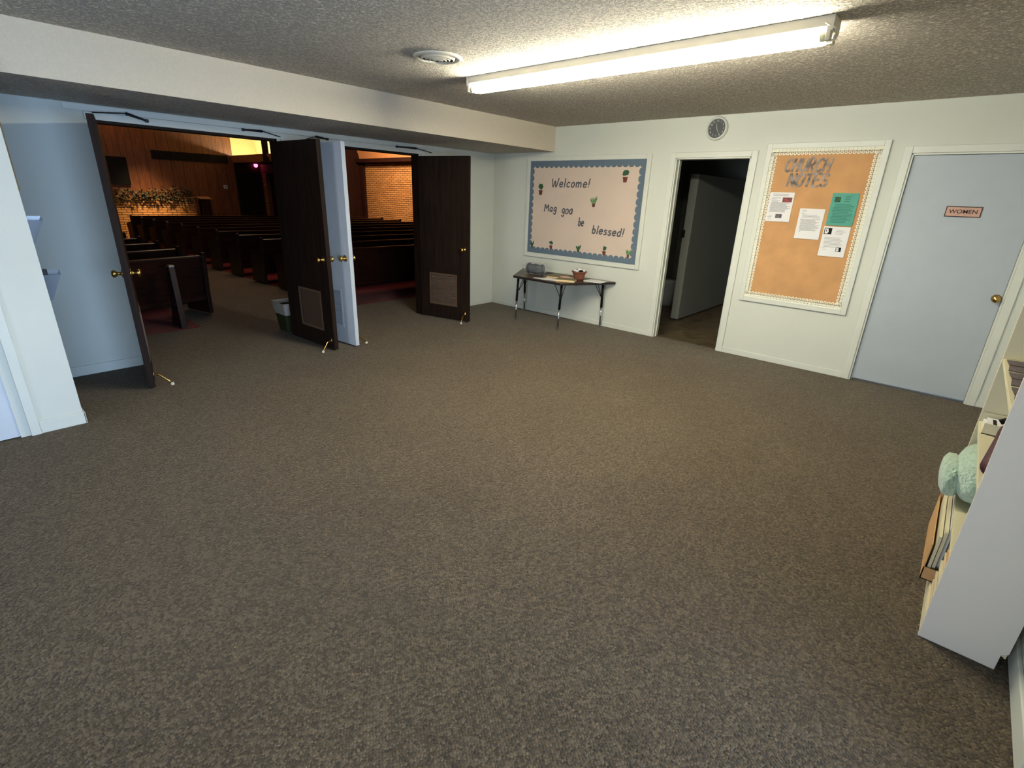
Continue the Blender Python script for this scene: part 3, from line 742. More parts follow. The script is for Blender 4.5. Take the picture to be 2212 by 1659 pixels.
# ---------------------------------------------------------------- clock
ck = empty('wall_clock', (0, -3.176, 2.305)); tag(ck, 'round white rimmed wall clock with dark dial above the doorway', 'clock')
MB().lathe([(0.112, 0), (0.113, -0.02), (0.106, -0.036), (0.096, -0.038), (0.090, -0.028), (0.0895, -0.01)], (0, 0, 0), 'x', 40).build('rim', 'trim', ck, smooth=True)
MB().lathe([(0.091, -0.008), (0.091, -0.014)], (0, 0, 0), 'x', 40).build('dial', 'clockface', ck); ckd = bpy.data.objects[-1] if False else [c for c in ck.children if c.name.startswith('dial')][0]
for i in range(12):
    a = math.pi / 2 - i * math.pi / 6; n = 12 if i == 0 else i
    t = text_mesh('numeral', str(n), 0.026, 'clockmark', ckd, (-0.0155, -0.070 * math.cos(a), 0.070 * math.sin(a)), 0, 0.0006)
def hand(ang, ln, wd, nm, x):
    dy, dz = -math.sin(ang), math.cos(ang); py, pz = dz, -dy
    MB().prism([(-dy * ln * .15 - py * wd, -dz * ln * .15 - pz * wd), (-dy * ln * .15 + py * wd, -dz * ln * .15 + pz * wd), (dy * ln + py * wd * .4, dz * ln + pz * wd * .4), (dy * ln - py * wd * .4, dz * ln - pz * wd * .4)], 'x', x, x - 0.0012).build(nm, 'clockmark', ck)
hand(R(352), 0.048, 0.004, 'hour_hand', -0.017); hand(R(152), 0.072, 0.003, 'minute_hand', -0.019)

# small scuffs on the casing are left out; ceiling vent
v = empty('ceiling_vent', (-3.16, -2.47, CZ)); tag(v, 'round white louvred air vent in the textured ceiling', 'air vent')
MB().lathe([(0.165, 0.0), (0.165, -0.006), (0.150, -0.014), (0.125, -0.012), (0.125, -0.002)], (0, 0, 0), 'z', 40).build('rim', 'whitemetal', v, smooth=True)
for i, r in enumerate((0.118, 0.094, 0.070, 0.046)):
    MB().lathe([(r, -0.004), (r - 0.004, -0.006), (r - 0.018, -0.020), (r - 0.014, -0.018), (r, -0.004)], (0, 0, -0.002 * i), 'z', 36, True).build('louver_ring', 'whitemetal', v, smooth=True)
MB().lathe([(0.124, -0.001), (0.124, -0.003)], (0, 0, 0), 'z', 32).build('dark_throat', 'black', v)
MB().tube([(0, 0, -0.004), (0, 0, -0.03)], 0.008, 10).box(-0.018, -0.003, -0.034, 0.018, 0.003, -0.028).build('damper_screw', 'darkmetal', v)

# ---------------------------------------------------------------- strip light
sl = empty('strip_light', (-2.575, -3.45, CZ)); tag(sl, 'long white fluorescent strip light with lit tubes on the ceiling', 'light')
L2 = 1.245
MB().prism([(-0.062, 0), (0.062, 0), (0.062, -0.045), (0.045, -0.058), (-0.045, -0.058), (-0.062, -0.045)], 'y', -L2, L2).build('channel', 'whitemetal', sl, 0.003)
for sx in (-1, 1):
    MB().tube([(sx * 0.038, -L2 + 0.045, -0.085), (sx * 0.038, L2 - 0.045, -0.085)], 0.019, 16).build('lit_tube', 'tube', sl, smooth=True)
    for sy in (-1, 1):
        MB().tube([(sx * 0.038, sy * (L2 - 0.045), -0.085), (sx * 0.038, sy * (L2 - 0.02), -0.085)], 0.0195, 16).build('tube_cap', 'tubecap', sl, smooth=True)
        B(sx * 0.012, sy * (L2 - 0.02), -0.105, sx * 0.064, sy * L2, -0.045).build('lamp_holder', 'whitemetal', sl, 0.004)
for sy in (-1, 1):
    B(-0.066, sy * (L2 - 0.004), -0.066, 0.066, sy * (L2 + 0.008), -0.001).build('end_plate', 'whitemetal', sl, 0.002)
MB().tube([(-.062, -L2 + 0.03, -0.03), (-.062, -L2 - 0.02, -0.06), (-0.045, -L2 - 0.025, -0.10), (-0.03, -L2 + .01, -0.105)], 0.005, 6).build('wire', 'whitemetal', sl, smooth=True)

# ---------------------------------------------------------------- activity table under the welcome board
TZ = 0.60
tb = empty('activity_table', (-0.36, -1.4, 0)); tag(tb, 'low trapezoid table with dark wood-grain top under the welcome board', 'table')
top = [(-0.02, -0.64), (-0.02, -2.19), (-0.68, -1.81), (-0.68, -1.03)]
def lt(p): return (p[0] + 0.36, p[1] + 1.4)
MB().prism([lt(p) for p in top], 'z', TZ - 0.004, TZ).build('tabletop', 'tabletop', tb)
MB().prism([lt(p) for p in top], 'z', TZ - 0.030, TZ - 0.0045).build('edge_band', 'tableedge', tb, 0.006)
for (x, y, gx, gy) in ((-0.60, -1.055, 1, -1), (-0.09, -0.74, -1, -1), (-0.60, -1.77, 1, 1), (-0.09, -2.05, -1, 1)):
    lx, ly = lt((x, y)); ox, oy = lx + (-0.02 if x < -0.3 else 0.01), ly
    lg = MB().tube([(lx, ly, TZ - 0.03), (ox, oy, 0.26)], 0.0155, 12).build('leg', 'black', tb, smooth=True)
    MB().tube([(ox, oy, 0.265), (ox + (ox - lx) * .6, oy, 0.012)], 0.0115, 12).build('chrome_extension', 'legchrome', lg, smooth=True)
    MB().lathe([(0.016, 0.0), (0.016, 0.014), (0.011, 0.018)], (ox + (ox - lx) * .6, oy, 0), 'z', 12).build('foot_glide', 'legchrome', lg)
    br = MB()
    for k in (0, 1):
        ex, ey = (lx + gx * 0.10, ly + gy * 0.01) if k else (lx + gx * 0.01, ly + gy * 0.12)
        br.tube([(ex, ey, TZ - 0.035), (lx + (ex - lx) * .12, ly + (ey - ly) * .12, 0.40), (ox, oy, 0.375)], 0.0042, 6)
    br.build('leg_brace', 'black', lg, smooth=True)
B(0.0, -0.42, TZ - 0.06, 0.12, -0.2, TZ - 0.031).build('under_bracket', 'black', tb)

# things on the table
bg_ = empty('plastic_bag', (-0.36, -1.14, TZ)); tag(bg_, 'clear plastic bag holding a rolled charcoal cloth on the table', 'bag')
mb = MB(); mb.tube([(0.02, 0.13, 0.074), (0.0, 0.05, 0.074), (-0.01, -0.05, 0.074), (-0.02, -0.12, 0.072)], [0.05, 0.062, 0.064, 0.055], 14)
for i in range(3): mb.tube([(0.01, 0.12 - i * .11, 0.074), (0.01, 0.11 - i * .11, 0.074)], 0.069, 12)
mb.build('rolled_cloth', 'charcoal', bg_, smooth=True)
bm = bmesh.new(); bmesh.ops.create_icosphere(bm, subdivisions=3, radius=1)
rnd = random.Random(5)
for v_ in bm.verts:
    n_ = 1 + 0.12 * math.sin(v_.co.x * 9 + v_.co.y * 7) * math.cos(v_.co.z * 8 + v_.co.y * 5)
    co = v_.co * n_; v_.co = Vector((co.x * 0.115, co.y * 0.20, max(0.003, 0.078 + co.z * 0.080)))
me = bpy.data.meshes.new('bag_film'); bm.to_mesh(me); bm.free(); me.materials.append(mat('bag_film', rgb(190, 194, 196), 0.15, alpha=0.12, spec=0.8))
o = bpy.data.objects.new('bag_film', me); COL.objects.link(o); o.parent = bg_
MB().prism([(-0.02, 0.08), (0.03, 0.01), (0.055, 0.16), (0.0, 0.17)], 'x', -.01, -.008).xf(Matrix.Translation((0.03, -0.17, 0.0))).build('bag_flap', me.materials[0], bg_)

def flat(name, x, y, rz, lx, ly, h, m, label, cat, z=TZ, pages=None, group=None):
    if pages:
        o = empty(name, (x, y, z), rz); tag(o, label, cat, group)
        B(-lx / 2 + .004, -ly / 2 + .003, 0.003, lx / 2 - .003, ly / 2 - .003, h - 0.003).build('pages', pages, o)
        B(-lx / 2, -ly / 2, 0, lx / 2, ly / 2, 0.003).box(-lx / 2, -ly / 2, h - 0.003, lx / 2, ly / 2, h).box(lx / 2 - .003, -ly / 2, 0, lx / 2, ly / 2, h).build('cover', m, o)
    else:
        o = B(-lx / 2, -ly / 2, 0, lx / 2, ly / 2, h).build(name, m); o.location = (x, y, z); o.rotation_euler = (0, 0, rz); tag(o, label, cat, group)
    return o
flat('book', -0.50, -1.76, R(24), 0.16, 0.24, 0.030, 'bookcover', 'olive covered book with cream page edges in front on the table', 'book', pages='bookcream')
flat('pink_card', -0.42, -1.73, R(52), 0.20, 0.13, 0.012, 'pinkpaper', 'pink card lying behind the olive book on the table', 'card', z=TZ + 0.0)
bpy.data.objects['pink_card'].location = (-0.30, -1.62, TZ)
flat('envelope', -0.55, -1.55, R(15), 0.12, 0.22, 0.006, 'paper', 'white envelope at the front edge of the table', 'envelope')
flat('pamphlet', -0.40, -1.47, R(30), 0.10, 0.16, 0.008, 'bookcream', 'cream pamphlet between the bag and the book', 'pamphlet')
flat('magazine', -0.16, -1.42, R(5), 0.20, 0.26, 0.010, 'bookcover', 'dark covered magazine lying against the wall side of the table', 'magazine')
flat('folder', -0.15, -1.15, R(-8), 0.22, 0.14, 0.006, 'tableedge', 'dark folder at the wall side behind the plastic bag', 'folder')
flat('paper_sheet', -0.47, -1.14, R(20), 0.20, 0.26, 0.002, 'paper', 'white sheet lying under the front of the plastic bag', 'paper', z=TZ + 0.0001)
bpy.data.objects['paper_sheet'].location.y = -1.40; bpy.data.objects['paper_sheet'].location.x = -0.585; bpy.data.objects['paper_sheet'].scale = (0.35, 0.6, 1)
flat('paper_stack', -0.20, -2.00, R(4), 0.19, 0.24, 0.007, 'paper', 'stack of white papers at the right end of the table', 'papers')
bk = empty('flower_pot', (-0.28, -1.80, TZ)); tag(bk, 'brown clay pot filled with white and black oddments on the table', 'pot')
MB().lathe([(0.060, 0), (0.066, 0.03), (0.080, 0.085), (0.084, 0.09), (0.094, 0.098), (0.098, 0.112), (0.088, 0.112), (0.080, 0.095), (0.078, 0.085)], (0, 0, 0), 'z', 28).build('pot_body', 'terracotta', bk, smooth=True)
for i in range(7):
    a = i * 1.047; r = 0.052 if i < 6 else 0.0
    bm = bmesh.new(); bmesh.ops.create_icosphere(bm, subdivisions=2, radius=0.0225)
    me = bpy.data.meshes.new('wrapped_sweet'); bm.to_mesh(me); bm.free()
    for p_ in me.polygons: p_.use_smooth = True
    dk = i % 3 == 1; me.materials.append(M['black' if dk else 'paper'])
    o = bpy.data.objects.new('wrapped_oddment', me); COL.objects.link(o); o.scale = (1, 1.15, 0.7)
    o.location = (-0.28 + r * math.cos(a), -1.80 + r * math.sin(a), TZ + 0.118 + (0.014 if i == 6 else 0))
    tag(o, ('small black' if dk else 'small white') + ' oddment heaped in the clay pot on the table', 'oddment', 'black oddments in the pot' if dk else 'white oddments in the pot')

# ---------------------------------------------------------------- wall pockets and framed picture, far left
def pocket(name, x0, x1, z0, z1, label, full, dpt=0.09):
    o = empty(name, (0, -0.001, 0)); tag(o, label, 'brochure holder')
    tp = 0.09                                   # the pocket narrows towards its foot
    q = [(x0, z0), (x1 - tp, z0), (x1 - 0.004, z1 - .03), (x1, z1), (x0, z1)]
    MB().prism(q, 'y', -0.004, 0).build('back_plate', 'acrylic', o)
    mb = MB(); mb.v = [(x0, -0.035, z0), (x1 - tp, -0.035, z0), (x1, -dpt, z1 - .03), (x0, -dpt, z1 - .03), (x0, -0.038, z0), (x1 - tp, -0.038, z0), (x1, -dpt - .003, z1 - .03), (x0, -dpt - .003, z1 - .03)]
    mb.f = [(0, 1, 2, 3), (7, 6, 5, 4), (0, 4, 5, 1), (1, 5, 6, 2), (2, 6, 7, 3), (3, 7, 4, 0)]; mb.build('front_plate', 'acrylic', o)
    mb = MB(); mb.v = [(x1 - tp, 0, z0), (x1 - tp, -0.037, z0), (x1, -dpt, z1 - .03), (x1, 0, z1), (x1 - tp + .003, 0, z0), (x1 - tp + .003, -0.037, z0), (x1 + .003, -dpt, z1 - .03), (x1 + .003, 0, z1)]
    mb.f = [(0, 1, 2, 3), (7, 6, 5, 4), (0, 4, 5, 1), (1, 5, 6, 2), (2, 6, 7, 3), (3, 7, 4, 0)]; mb.build('side_plate', 'acrylic', o)
    B(x0, -0.037, z0, x1 - tp, 0, z0 + 0.004).build('bottom_plate', 'acrylic', o)
    if full:
        MB().prism([(-0.012, z0 + .02), (-0.008, z0 + .02), (-0.035, z1 + .012), (-0.045, z1 + .012)], 'x', x1 - .16, x1 - .075).build('leaflet_bundle', 'photo_grey', o)
    return o
pocket('brochure_holder', -5.36, -5.09, 1.09, 1.31, 'upper clear acrylic brochure holder on the blue-lit wall, empty', False, 0.06)
pocket('brochure_holder', -5.36, -5.07, 0.665, 0.90, 'lower clear acrylic brochure holder with leaflets on the blue-lit wall', True, 0.06)
pf = empty('framed_board', (0, 0, 0)); tag(pf, 'oak framed board half hidden behind the white partition', 'framed board')
fm = MB()
for (a, b, c2, d2) in ((-5.20, -5.165, 1.49, 2.02), (-5.95, -5.915, 1.49, 2.02), (-5.915, -5.20, 1.49, 1.53), (-5.915, -5.20, 1.98, 2.02)): fm.box(a, -0.025, c2, b, -0.001, d2)
fm.build('frame', 'oak', pf, 0.003); B(-5.92, -0.012, 1.52, -5.19, -0.001, 1.99).build('panel', 'card', pf)

# ---------------------------------------------------------------- bookcase at the right edge
BX0, BX1, BY0, BY1 = -3.49, -2.60, -5.935, -5.69
bc = empty('bookcase', (BX0, BY0, 0)); tag(bc, 'cream open bookcase at the right edge, seen from its grey side', 'bookcase')
def bl(x0, y0, z0, x1, y1, z1): return B(x0 - BX0, y0 - BY0, z0, x1 - BX0, y1 - BY0, z1)
MB().prism([(0.018, 0), (0.245, 0), (0.245, 1.30), (0, 1.30), (0, 0.085), (0.018, 0.07)], 'x', 0, 0.018).build('side_panel', 'shelfside', bc, 0.0015)
bl(BX1 - 0.018, BY0, 0, BX1, BY1, 1.30).build('side_panel', 'shelf', bc, 0.0015)
bl(BX0 + .018, BY0, 0.05, BX1 - .018, BY0 + 0.006, 1.30).build('back_panel', 'shelf', bc)
for z in (0.072, 0.362, 0.655, 0.965, 1.285):
    bl(BX0 + .018, BY0 + .006, z - 0.018, BX1 - .018, BY1 - .003, z).build('shelf_board', 'shelf', bc, 0.0015)
bl(BX0 + .018, BY1 - 0.014, 0, BX1 - .018, BY1 - .002, 0.054).build('kick_board', 'shelf', bc)
# contents: third shelf holds leaflets
for i in range(6):
    x = -2.70 - 0.125 * i
    o = flat('leaflet', x, -5.79, R(3 * (-1) ** i), 0.10, 0.17, 0.004, 'photo_grey', '', '', z=0.9655)
    tag(o, ['dark leaflet nearest the wall end of the upper shelf', 'second dark leaflet from the far end of the upper shelf', 'third dark leaflet from the far end of the upper shelf',
            'fourth dark leaflet from the far end of the upper shelf', 'fifth dark leaflet from the far end of the upper shelf', 'dark leaflet closest to the grey bookcase side'][i], 'leaflet', 'leaflets laid out on the upper shelf')
# second shelf: acrylic literature holder, maroon bag
lh = empty('literature_holder', (-2.715, -5.77, 0.6555)); tag(lh, 'pale open paper tray on the middle shelf beside the maroon bag', 'tray')
B(-0.09, -0.09, 0, 0.09, 0.07, 0.004).box(-0.09, -0.09, 0, -0.085, 0.07, 0.05).box(0.085, -0.09, 0, 0.09, 0.07, 0.05).box(-0.09, -0.09, 0, 0.09, -0.085, 0.07).build('tray', 'shelf', lh)
B(-0.08, -0.075, 0.005, 0.08, 0.065, 0.02).box(-0.07, -0.07, 0.022, 0.075, 0.055, 0.032).build('papers', 'paper', lh)
B(-0.06, -0.02, 0.0325, 0.05, 0.0, 0.0335).box(-0.06, 0.025, 0.0325, 0.05, 0.037, 0.0335).build('slot', 'black', lh)
mbg = empty('maroon_bag', (-3.06, -5.79, 0.6555)); tag(mbg, 'maroon cloth bag with dark strap lying on the middle shelf', 'bag')
mb = MB(); mb.tube([(0.19, -0.01, 0.07), (0.12, 0, 0.068), (0.0, 0.01, 0.066), (-0.14, 0.035, 0.06), (-0.27, 0.065, 0.045), (-0.30, 0.07, 0.04)], [0.03, 0.055, 0.058, 0.052, 0.04, 0.02], 16)
mb.build('bag_body', 'maroon', mbg, smooth=True)
MB().tube([(0.23, -0.02, 0.04), (0.24, -0.02, 0.09), (0.20, 0.0, 0.135), (0.13, 0.0, 0.15), (0.12, 0.0, 0.14)], 0.011, 8).tube([(0.15, -.06, 0.08), (0.15, 0.0, 0.148), (0.15, 0.055, 0.10)], 0.012, 8).build('strap', 'black', mbg, smooth=True)
# lower shelf: mint fleece, bulging out of the shelf
fl = empty('fleece_blanket', (-2.86, -5.72, 0.3625)); tag(fl, 'folded mint green fleece bulging out of the lower shelf', 'blanket')
def blob(scale, loc, nm, m, parent, amp=0.06, fr=6.0, rot=(0, 0, 0), sub=4):
    bm = bmesh.new(); bmesh.ops.create_icosphere(bm, subdivisions=sub, radius=1)
    for v_ in bm.verts:
        c = v_.co; k = 1 + amp * (math.sin(c.x * fr + 1) * math.sin(c.y * fr * 1.2) * math.cos(c.z * fr * .9) + .5 * math.sin(c.x * fr * 3) * math.sin(c.z * fr * 3.1 + 1) * math.sin(c.y * fr * 2.7))
        # squarer than a ball
        q = Vector([math.copysign(abs(t) ** 0.75, t) for t in c]) * k
        v_.co = Vector((q.x * scale[0], q.y * scale[1], q.z * scale[2]))
    me = bpy.data.meshes.new(nm); bm.to_mesh(me); bm.free(); me.materials.append(M[m])
    for p_ in me.polygons: p_.use_smooth = True
    o = bpy.data.objects.new(nm, me); COL.objects.link(o); o.location = loc; o.rotation_euler = rot; o.parent = parent
    return o
blob((0.19, 0.10, 0.115), (0.0, -0.035, 0.127), 'folded_body', 'fleece', fl, 0.05)
blob((0.14, 0.040, 0.080), (-0.01, 0.070, 0.092), 'hanging_fold', 'fleece', fl, 0.05, rot=(R(-8), 0, 0))
# magazines / boxes on the bottom shelf and sticking out
bx = empty('booklet_box', (-2.925, -5.775, 0.0725)); tag(bx, 'long cardboard carton of white booklets sticking out of the bottom shelf', 'box')
MB().box(-0.265, -0.12, 0, 0.265, 0.12, 0.004).box(-0.265, 0.116, 0, 0.265, 0.12, 0.175).box(-0.265, -0.12, 0, 0.265, -0.116, 0.175).box(0.261, -0.12, 0, 0.265, 0.12, 0.19).box(-0.265, -0.12, 0, -0.261, 0.12, 0.06).build('carton', 'card', bx)
rnd = random.Random(11)
for i in range(15):
    y = -0.108 + 0.0146 * i; hgt = rnd.uniform(0.20, 0.25)
    B(-0.255 + rnd.uniform(0, .05), y, 0.005, 0.25 - rnd.uniform(0, .06), y + 0.011, hgt).build('booklet', 'shelf' if i % 4 else 'paper', bx)
bs = empty('booklet_stack', (-3.33, -5.79, 0.0725)); tag(bs, 'loose stack of cream booklets at the near end of the bottom shelf', 'booklets')
for i in range(14):
    a = rnd.uniform(-.008, .008)
    B(-0.125 + a, -0.12, 0.0005 + i * 0.0145, 0.125 + a, 0.085 + rnd.uniform(-.01, .008), 0.0135 + i * 0.0145).build('booklet', 'shelf' if i % 3 else 'card', bs)
db = empty('binder', (-3.415, -5.80, 0.3625)); tag(db, 'pair of dark grey boards under a cardboard cap, next to the grey bookcase side', 'binder')
B(-0.05, -0.10, 0, -0.02, 0.095, 0.185).build('dark_board', 'charcoal', db); B(-0.014, -0.10, 0, 0.014, 0.09, 0.18).build('dark_board', 'charcoal', db)
B(-0.052, -0.10, 0.187, 0.02, 0.098, 0.20).build('cardboard_cap', 'card', db)

# ---------------------------------------------------------------- sanctuary shell
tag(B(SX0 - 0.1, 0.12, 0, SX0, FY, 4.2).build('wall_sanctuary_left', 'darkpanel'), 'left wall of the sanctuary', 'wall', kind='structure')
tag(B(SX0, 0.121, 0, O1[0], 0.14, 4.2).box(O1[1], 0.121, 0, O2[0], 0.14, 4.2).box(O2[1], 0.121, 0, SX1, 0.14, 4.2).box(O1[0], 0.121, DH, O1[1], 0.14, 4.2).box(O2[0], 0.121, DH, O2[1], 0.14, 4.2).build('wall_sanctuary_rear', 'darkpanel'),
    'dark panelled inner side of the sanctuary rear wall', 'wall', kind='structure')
# front wall: tall wood panelling up to the side recess, dark lower wall beyond
tag(B(SX0, FY, 0, 1.86, FY + 0.1, 5.4).build('wall_sanctuary_front', 'panel'), 'tall brown wood panelled wall at the far end of the sanctuary', 'wall', kind='structure')
lw = struct('wall_recess', 'dark wall under the lit recess at the far right of the sanctuary', 'wall')
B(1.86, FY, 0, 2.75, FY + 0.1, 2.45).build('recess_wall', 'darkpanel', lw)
B(1.86, FY, 2.45, 3.6, FY + 0.1, 4.5).build('recess_upper_wall', 'cream', lw)
# side wall of the chancel with brick, pilaster and dark opening
cs = struct('wall_chancel_side', 'brick side wall of the chancel with dark openings', 'wall')
holed('y', 12.1, FY, 2.75, 2.9, 0, 2.36, [(12.45, 13.62, 0, 2.05)]).build('brick_wall', 'brickdark', cs)
B(2.745, 13.66, 0, 2.75, 13.9, 2.04).build('brick_pier', 'bricky', cs)
B(2.86, 12.3, 0, 2.90, 13.7, 2.1).build('dark_backing', 'darkpanel', cs)
B(2.76, 12.9, 0, 2.79, 12.94, 2.05).build('mullion', 'darkpanel', cs)
cv = struct('trim_7', 'plaster valance and bright cove above the chancel side aisle', 'cove')
MB().prism([(1.87, 2.33), (1.90, 2.33), (1.80, 2.54), (1.77, 2.54)], 'y', 10.9, FY).build('valance', 'orange', cv)
B(1.87, 10.9, 2.33, 2.76, FY, 2.36).build('soffit_board', 'darkpanel', cv)
MB().prism([(2.75, 2.36), (2.85, 2.36), (2.45, 4.3), (2.35, 4.3)], 'y', 10.9, FY).build('cove_back', 'cream', cv)
B(1.74, 11.25, 2.3, 1.86, 11.42, 4.4).xf(Matrix.Identity(4)).build('rafter', 'darkpanel', cv)
vg = empty('wall_grille', (2.60, 12.3, 2.80)); tag(vg, 'square grille on the bright cove wall above the sanctuary side aisle', 'grille')
MB().box(-0.02, -0.22, -0.12, 0.0, 0.22, 0.12).build('grille_plate', 'orange', vg)
for k in range(5): B(-0.026, -0.2, -0.1 + k * 0.045, -0.02, 0.2, -0.085 + k * 0.045).build('grille_bar', 'cream', vg)
ct = empty('cove_light', (2.05, 12.7, 2.42)); tag(ct, 'lit tube lamp lying in the cove at the far right of the sanctuary', 'light')
B(-0.06, -1.1, -0.06, 0.06, 1.1, 0.0).build('channel', 'whitemetal', ct)
MB().tube([(0, -1.0, 0.05), (0, 1.0, 0.05)], 0.02, 10).build('lit_tube', 'covelamp', ct, smooth=True)
# nave right side: return wall, brick side wall, beam, sloping valance
tag(B(2.75, 12.1, 0, 5.6, 12.25, 4.2).build('wall_return', 'darkpanel'), 'dark return wall between chancel and nave side', 'wall', kind='structure')
tag(B(SX1, 0.12, 0, SX1 + 0.15, 12.25, 4.2).build('wall_sanctuary_right', 'bricky'), 'tan brick side wall of the sanctuary seen through the right doorway', 'wall', kind='structure')
nv_ = struct('trim_8', 'dark beam and sloping plaster valance above the brick side wall', 'beam')
B(5.36, 1.0, 2.54, 5.6, 12.1, 2.66).build('dark_beam', 'darkpanel', nv_)
MB().prism([(5.55, 2.67), (5.59, 2.67), (5.42, 3.2), (5.38, 3.2)], 'y', 1.0, 12.1).build('valance', 'orange', nv_)
B(5.50, 11.85, 0, 5.6, 12.1, 2.54).build('corner_post', 'darkpanel', nv_)
# vaulted ceiling
cl = struct('ceiling', 'dim sloping plaster ceiling of the sanctuary', 'ceiling')
MB().prism([(5.75, 3.9), (5.75, 4.0), (-1.3, 5.5), (-1.3, 5.4)], 'y', 0.12, FY + .1).build('ceiling_slope', 'cream', cl)
MB().prism([(-8.3, 3.9), (-8.3, 4.0), (-1.3, 5.5), (-1.3, 5.4)], 'y', 0.12, FY + .1).build('ceiling_slope', 'cream', cl)
# gable panelling above the rear wall
tag(MB().prism([(SX0, 4.2), (5.7, 4.2), (-1.3, 5.45)], 'y', 0.12, 0.14).build('wall_gable', 'darkpanel'), 'gable above the sanctuary rear wall', 'wall', kind='structure')
# far wall fittings
gr = empty('slatted_vent', (0.59, 13.99, 2.41)); tag(gr, 'long dark slatted vent high on the panelled wall', 'vent')
B(-1.10, -0.02, -0.125, 1.10, 0, 0.125).build('vent_opening', 'black', gr)
for k in range(4): B(-1.08 + k * 0.55, -0.03, -0.11, -1.07 + k * 0.55, -0.02, 0.11).build('divider', 'darkpanel', gr)
tv = empty('wall_screen', (-1.60, 13.99, 1.90)); tag(tv, 'large black screen hanging on the panelled wall', 'screen')
B(-0.75, -0.05, -0.36, 0.39, 0, 0.36).build('screen_panel', 'black', tv)
B(-0.77, -0.055, -0.38, 0.41, -0.03, -0.36).box(-0.77, -0.055, 0.36, 0.41, -0.03, 0.38).box(0.39, -0.055, -0.38, 0.41, -0.03, 0.38).build('bezel', 'black', tv)
ot = empty('wall_outlet', (1.49, 13.99, 1.556)); tag(ot, 'small pale outlet plate on the far dark wall', 'outlet')
B(-0.06, -0.012, -0.055, 0.06, 0, 0.055).build('plate', 'paper', ot); B(-0.015, -0.018, -0.02, 0.02, -0.012, 0.02).build('socket', 'black', ot)
rl = empty('red_lamp', (2.57, 13.93, 2.29)); tag(rl, 'small glowing pink-red lamp above the far door', 'lamp')
MB().lathe([(0.01, -0.07), (0.05, -0.05), (0.065, 0.0), (0.055, 0.045), (0.02, 0.06)], (0, 0, 0), 'z', 16).build('glass_globe', 'redlamp', rl, smooth=True)
B(-0.02, 0.0, -0.02, 0.02, 0.07, 0.02).build('bracket', 'darkmetal', rl)
fd = struct('door_8', 'dark flush door at the far right of the sanctuary', 'door')
B(1.90, FY - 0.03, 0.01, 2.62, FY - 0.002, 2.02).build('door_panel', 'doorbrown', fd)
MB().box(1.87, FY - .035, 0, 1.9, FY - .001, 2.05).box(2.62, FY - .035, 0, 2.65, FY - .001, 2.05).box(1.87, FY - .035, 2.02, 2.65, FY - .001, 2.05).build('door_casing', 'darkpanel', fd)
# brick planter with trailing plants
pl = empty('brick_planter', (-1.8, 13.55, 0)); tag(pl, 'low tan brick planter wall at the front of the sanctuary', 'planter')
B(-2.2, -0.02, 0.0, 2.12, 0.28, 1.20).build('brick_wall', 'brickx', pl)
B(-2.22, -0.03, 1.20, 2.14, 0.0, 1.225).box(-2.22, 0.26, 1.20, 2.14, 0.29, 1.225).build('coping', 'bricky', pl)
lf = empty('lectern', (0.62, 13.55, 0)); tag(lf, 'small dark lectern with light sloping top beside the planter', 'lectern')
B(-0.14, -0.1, 0, 0.14, 0.12, 1.16).build('lectern_body', 'darkpanel', lf)
MB().prism([(-0.16, 1.16), (0.16, 1.22), (0.16, 1.235), (-0.16, 1.175)], 'x', -0.18, 0.18).build('sloping_top', 'card', lf)
tr = empty('trailing_foliage', (-1.8, 13.55, 1.2)); tag(tr, 'mixed dark and dry trailing foliage spilling over the brick planter', 'plants', kind='stuff')
def foliage(nm, m, n, seed, zlo, zhi):
    rnd = random.Random(seed); mb = MB()
    for i in range(n):
        x = rnd.uniform(-2.15, 2.1); z = rnd.uniform(zlo, zhi) * (0.75 + 0.25 * math.sin(x * 3.3 + seed)); y = rnd.uniform(-0.12, 0.2) if z > 0 else rnd.uniform(-0.13, -0.03)
        a = rnd.uniform(0, 6.28); e_ = rnd.uniform(-1, 1); s_ = rnd.uniform(0.03, 0.07)
        d_ = Vector((math.cos(a) * math.cos(e_), math.sin(a) * math.cos(e_), math.sin(e_))); n_ = d_.cross(Vector((rnd.uniform(-1, 1), rnd.uniform(-1, 1), 1))).normalized()
        c_ = Vector((x, y, z)); t_ = c_ + d_ * s_ * 1.6; m1 = c_ + d_ * s_ * .7 + n_ * s_ * .4; m2 = c_ + d_ * s_ * .7 - n_ * s_ * .4
        mb.add([c_, m1, t_, m2], [(0, 1, 2, 3)])
    return mb.build(nm, m, tr)
foliage('green_leaves', 'foliage', 1500, 1, -0.16, 0.20); foliage('dry_leaves', 'foliage2', 500, 2, -0.05, 0.26); foliage('tall_sprigs', 'foliage', 500, 3, 0.0, 0.32)

# red carpet areas under the pews
tag(B(-1.93, 1.08, 0, 4.7, 12.0, 0.005).build('red_carpet', 'redcarpet'), 'deep red carpet under the right block of pews', 'carpet')
tag(B(-8.0, 1.13, 0, -3.79, 10.8, 0.005).build('red_carpet', 'redcarpet'), 'deep red carpet under the left block of pews', 'carpet')

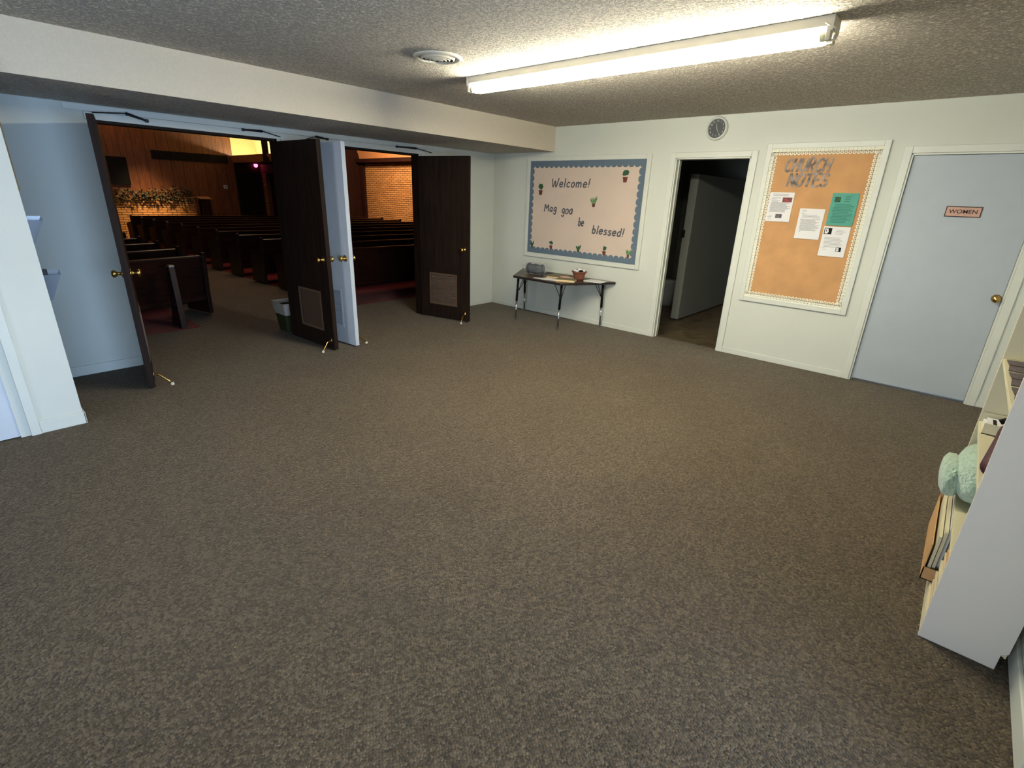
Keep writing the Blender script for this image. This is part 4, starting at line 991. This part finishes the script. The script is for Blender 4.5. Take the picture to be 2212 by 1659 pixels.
# ---------------------------------------------------------------- pews
PH = 0.752
def make_pew(length, label):
    """local: x from 0 (aisle end) to +length, the sitter looks towards +y, back of the pew at y=0"""
    r = empty('church_pew'); tag(r, label, 'pew')
    MB().prism([(0.0, PH - .02), (0.02, PH - .02), (0.10, 0.22), (0.08, 0.22)], 'x', 0.03, length - 0.03).build('backrest', 'pew', r)
    MB().prism([(-0.018, PH - 0.024), (0.03, PH - 0.024), (0.032, PH - 0.006), (0.022, PH), (-0.006, PH), (-0.018, PH - 0.008)], 'x', 0.02, length - 0.02).build('top_rail', 'pew', r)
    MB().box(0.03, 0.08, 0.36, length - 0.03, 0.46, 0.39).build('seat', 'pew', r)
    MB().box(0.03, 0.06, 0.18, length - .03, 0.085, 0.23).build('lower_rail', 'pew', r)
    prof = [(0.0, 0.012), (0.48, 0.012), (0.50, 0.03), (0.46, 0.30), (0.50, 0.515), (0.46, 0.54), (0.16, 0.575), (0.05, 0.62), (0.045, PH + 0.012), (0.02, PH + 0.03), (-0.03, PH + 0.03), (-0.04, PH), (-0.005, 0.3)]
    for x in (0.0, length - 0.045):
        ep = MB().prism(prof, 'x', x, x + 0.045).build('end_panel', 'pew', r, 0.004); x -= 0.004
        MB().prism([(0.16, 0.572), (0.46, 0.538), (0.50, 0.52), (0.505, 0.532), (0.465, 0.554), (0.16, 0.588)], 'x', x, x + 0.053).build('arm_cap', 'pew', ep)
    return r
ORD = ['first', 'second', 'third', 'fourth', 'fifth', 'sixth', 'seventh', 'eighth', 'ninth', 'tenth', 'eleventh']
pr = make_pew(6.52, '')
for i in range(11):
    o = pr if i == 0 else copy_tree(pr)
    o.location = (-1.985, 1.575 + 0.975 * i, 0.005)
    o['label'] = 'dark wooden pew, %s row from the doors in the right-hand block' % ORD[i]; o['group'] = 'pews in the right-hand block'
plf = make_pew(4.0, '')
ang = R(12.7)
for i in range(9):
    o = plf if i == 0 else copy_tree(plf)
    # built from the aisle end outwards: turn half round and mirror through x
    o.scale = (-1, 1, 1); o.rotation_euler = (0, 0, ang)
    o.location = (-3.44, 1.74 + 0.91 * i, 0.005)
    o['label'] = 'dark wooden angled pew, %s row from the doors in the left-hand block' % ORD[i]; o['group'] = 'pews in the left-hand block'
pe = empty('end_stand', (-3.965, 1.13, 0)); tag(pe, 'upright dark wooden stand with pale cap behind the nearest left pew', 'stand')
MB().prism([(0, 0.006), (0.34, 0.006), (0.22, 0.3), (0.17, 0.70), (0.05, 0.70)], 'x', -0.03, 0.03).build('upright_panel', 'pew', pe, 0.004)
B(-0.028, 0.045, 0.70, 0.028, 0.12, 0.725).build('cap', 'steel', pe, 0.003)

# waste bin behind the open brown leaf
wbn = empty('waste_bin', (-3.10, 0.36, 0)); tag(wbn, 'green waste bin with white liner beside the open brown door', 'waste bin')
def rect_ring(hw, hd, z): return [(-hw, -hd, z), (hw, -hd, z), (hw, hd, z), (-hw, hd, z)]
def tub(levels):
    mb = MB(); 
    for l in levels: mb.v += l
    for i in range(len(levels) - 1):
        for k in range(4): mb.f.append((i * 4 + k, i * 4 + (k + 1) % 4, (i + 1) * 4 + (k + 1) % 4, (i + 1) * 4 + k))
    return mb
t_ = tub([rect_ring(0.065, 0.10, 0), rect_ring(0.092, 0.14, 0.30), rect_ring(0.086, 0.134, 0.30), rect_ring(0.06, 0.095, 0.01)]); t_.f.append((0, 1, 2, 3)); t_.f.append((12, 13, 14, 15))
t_.build('bin_body', 'bin', wbn, 0.01)
tub([rect_ring(0.092, 0.139, 0.235), rect_ring(0.10, 0.147, 0.325), rect_ring(0.112, 0.158, 0.342), rect_ring(0.10, 0.146, 0.338), rect_ring(0.084, 0.13, 0.2)]).build('bin_liner', 'liner', wbn, 0.004)
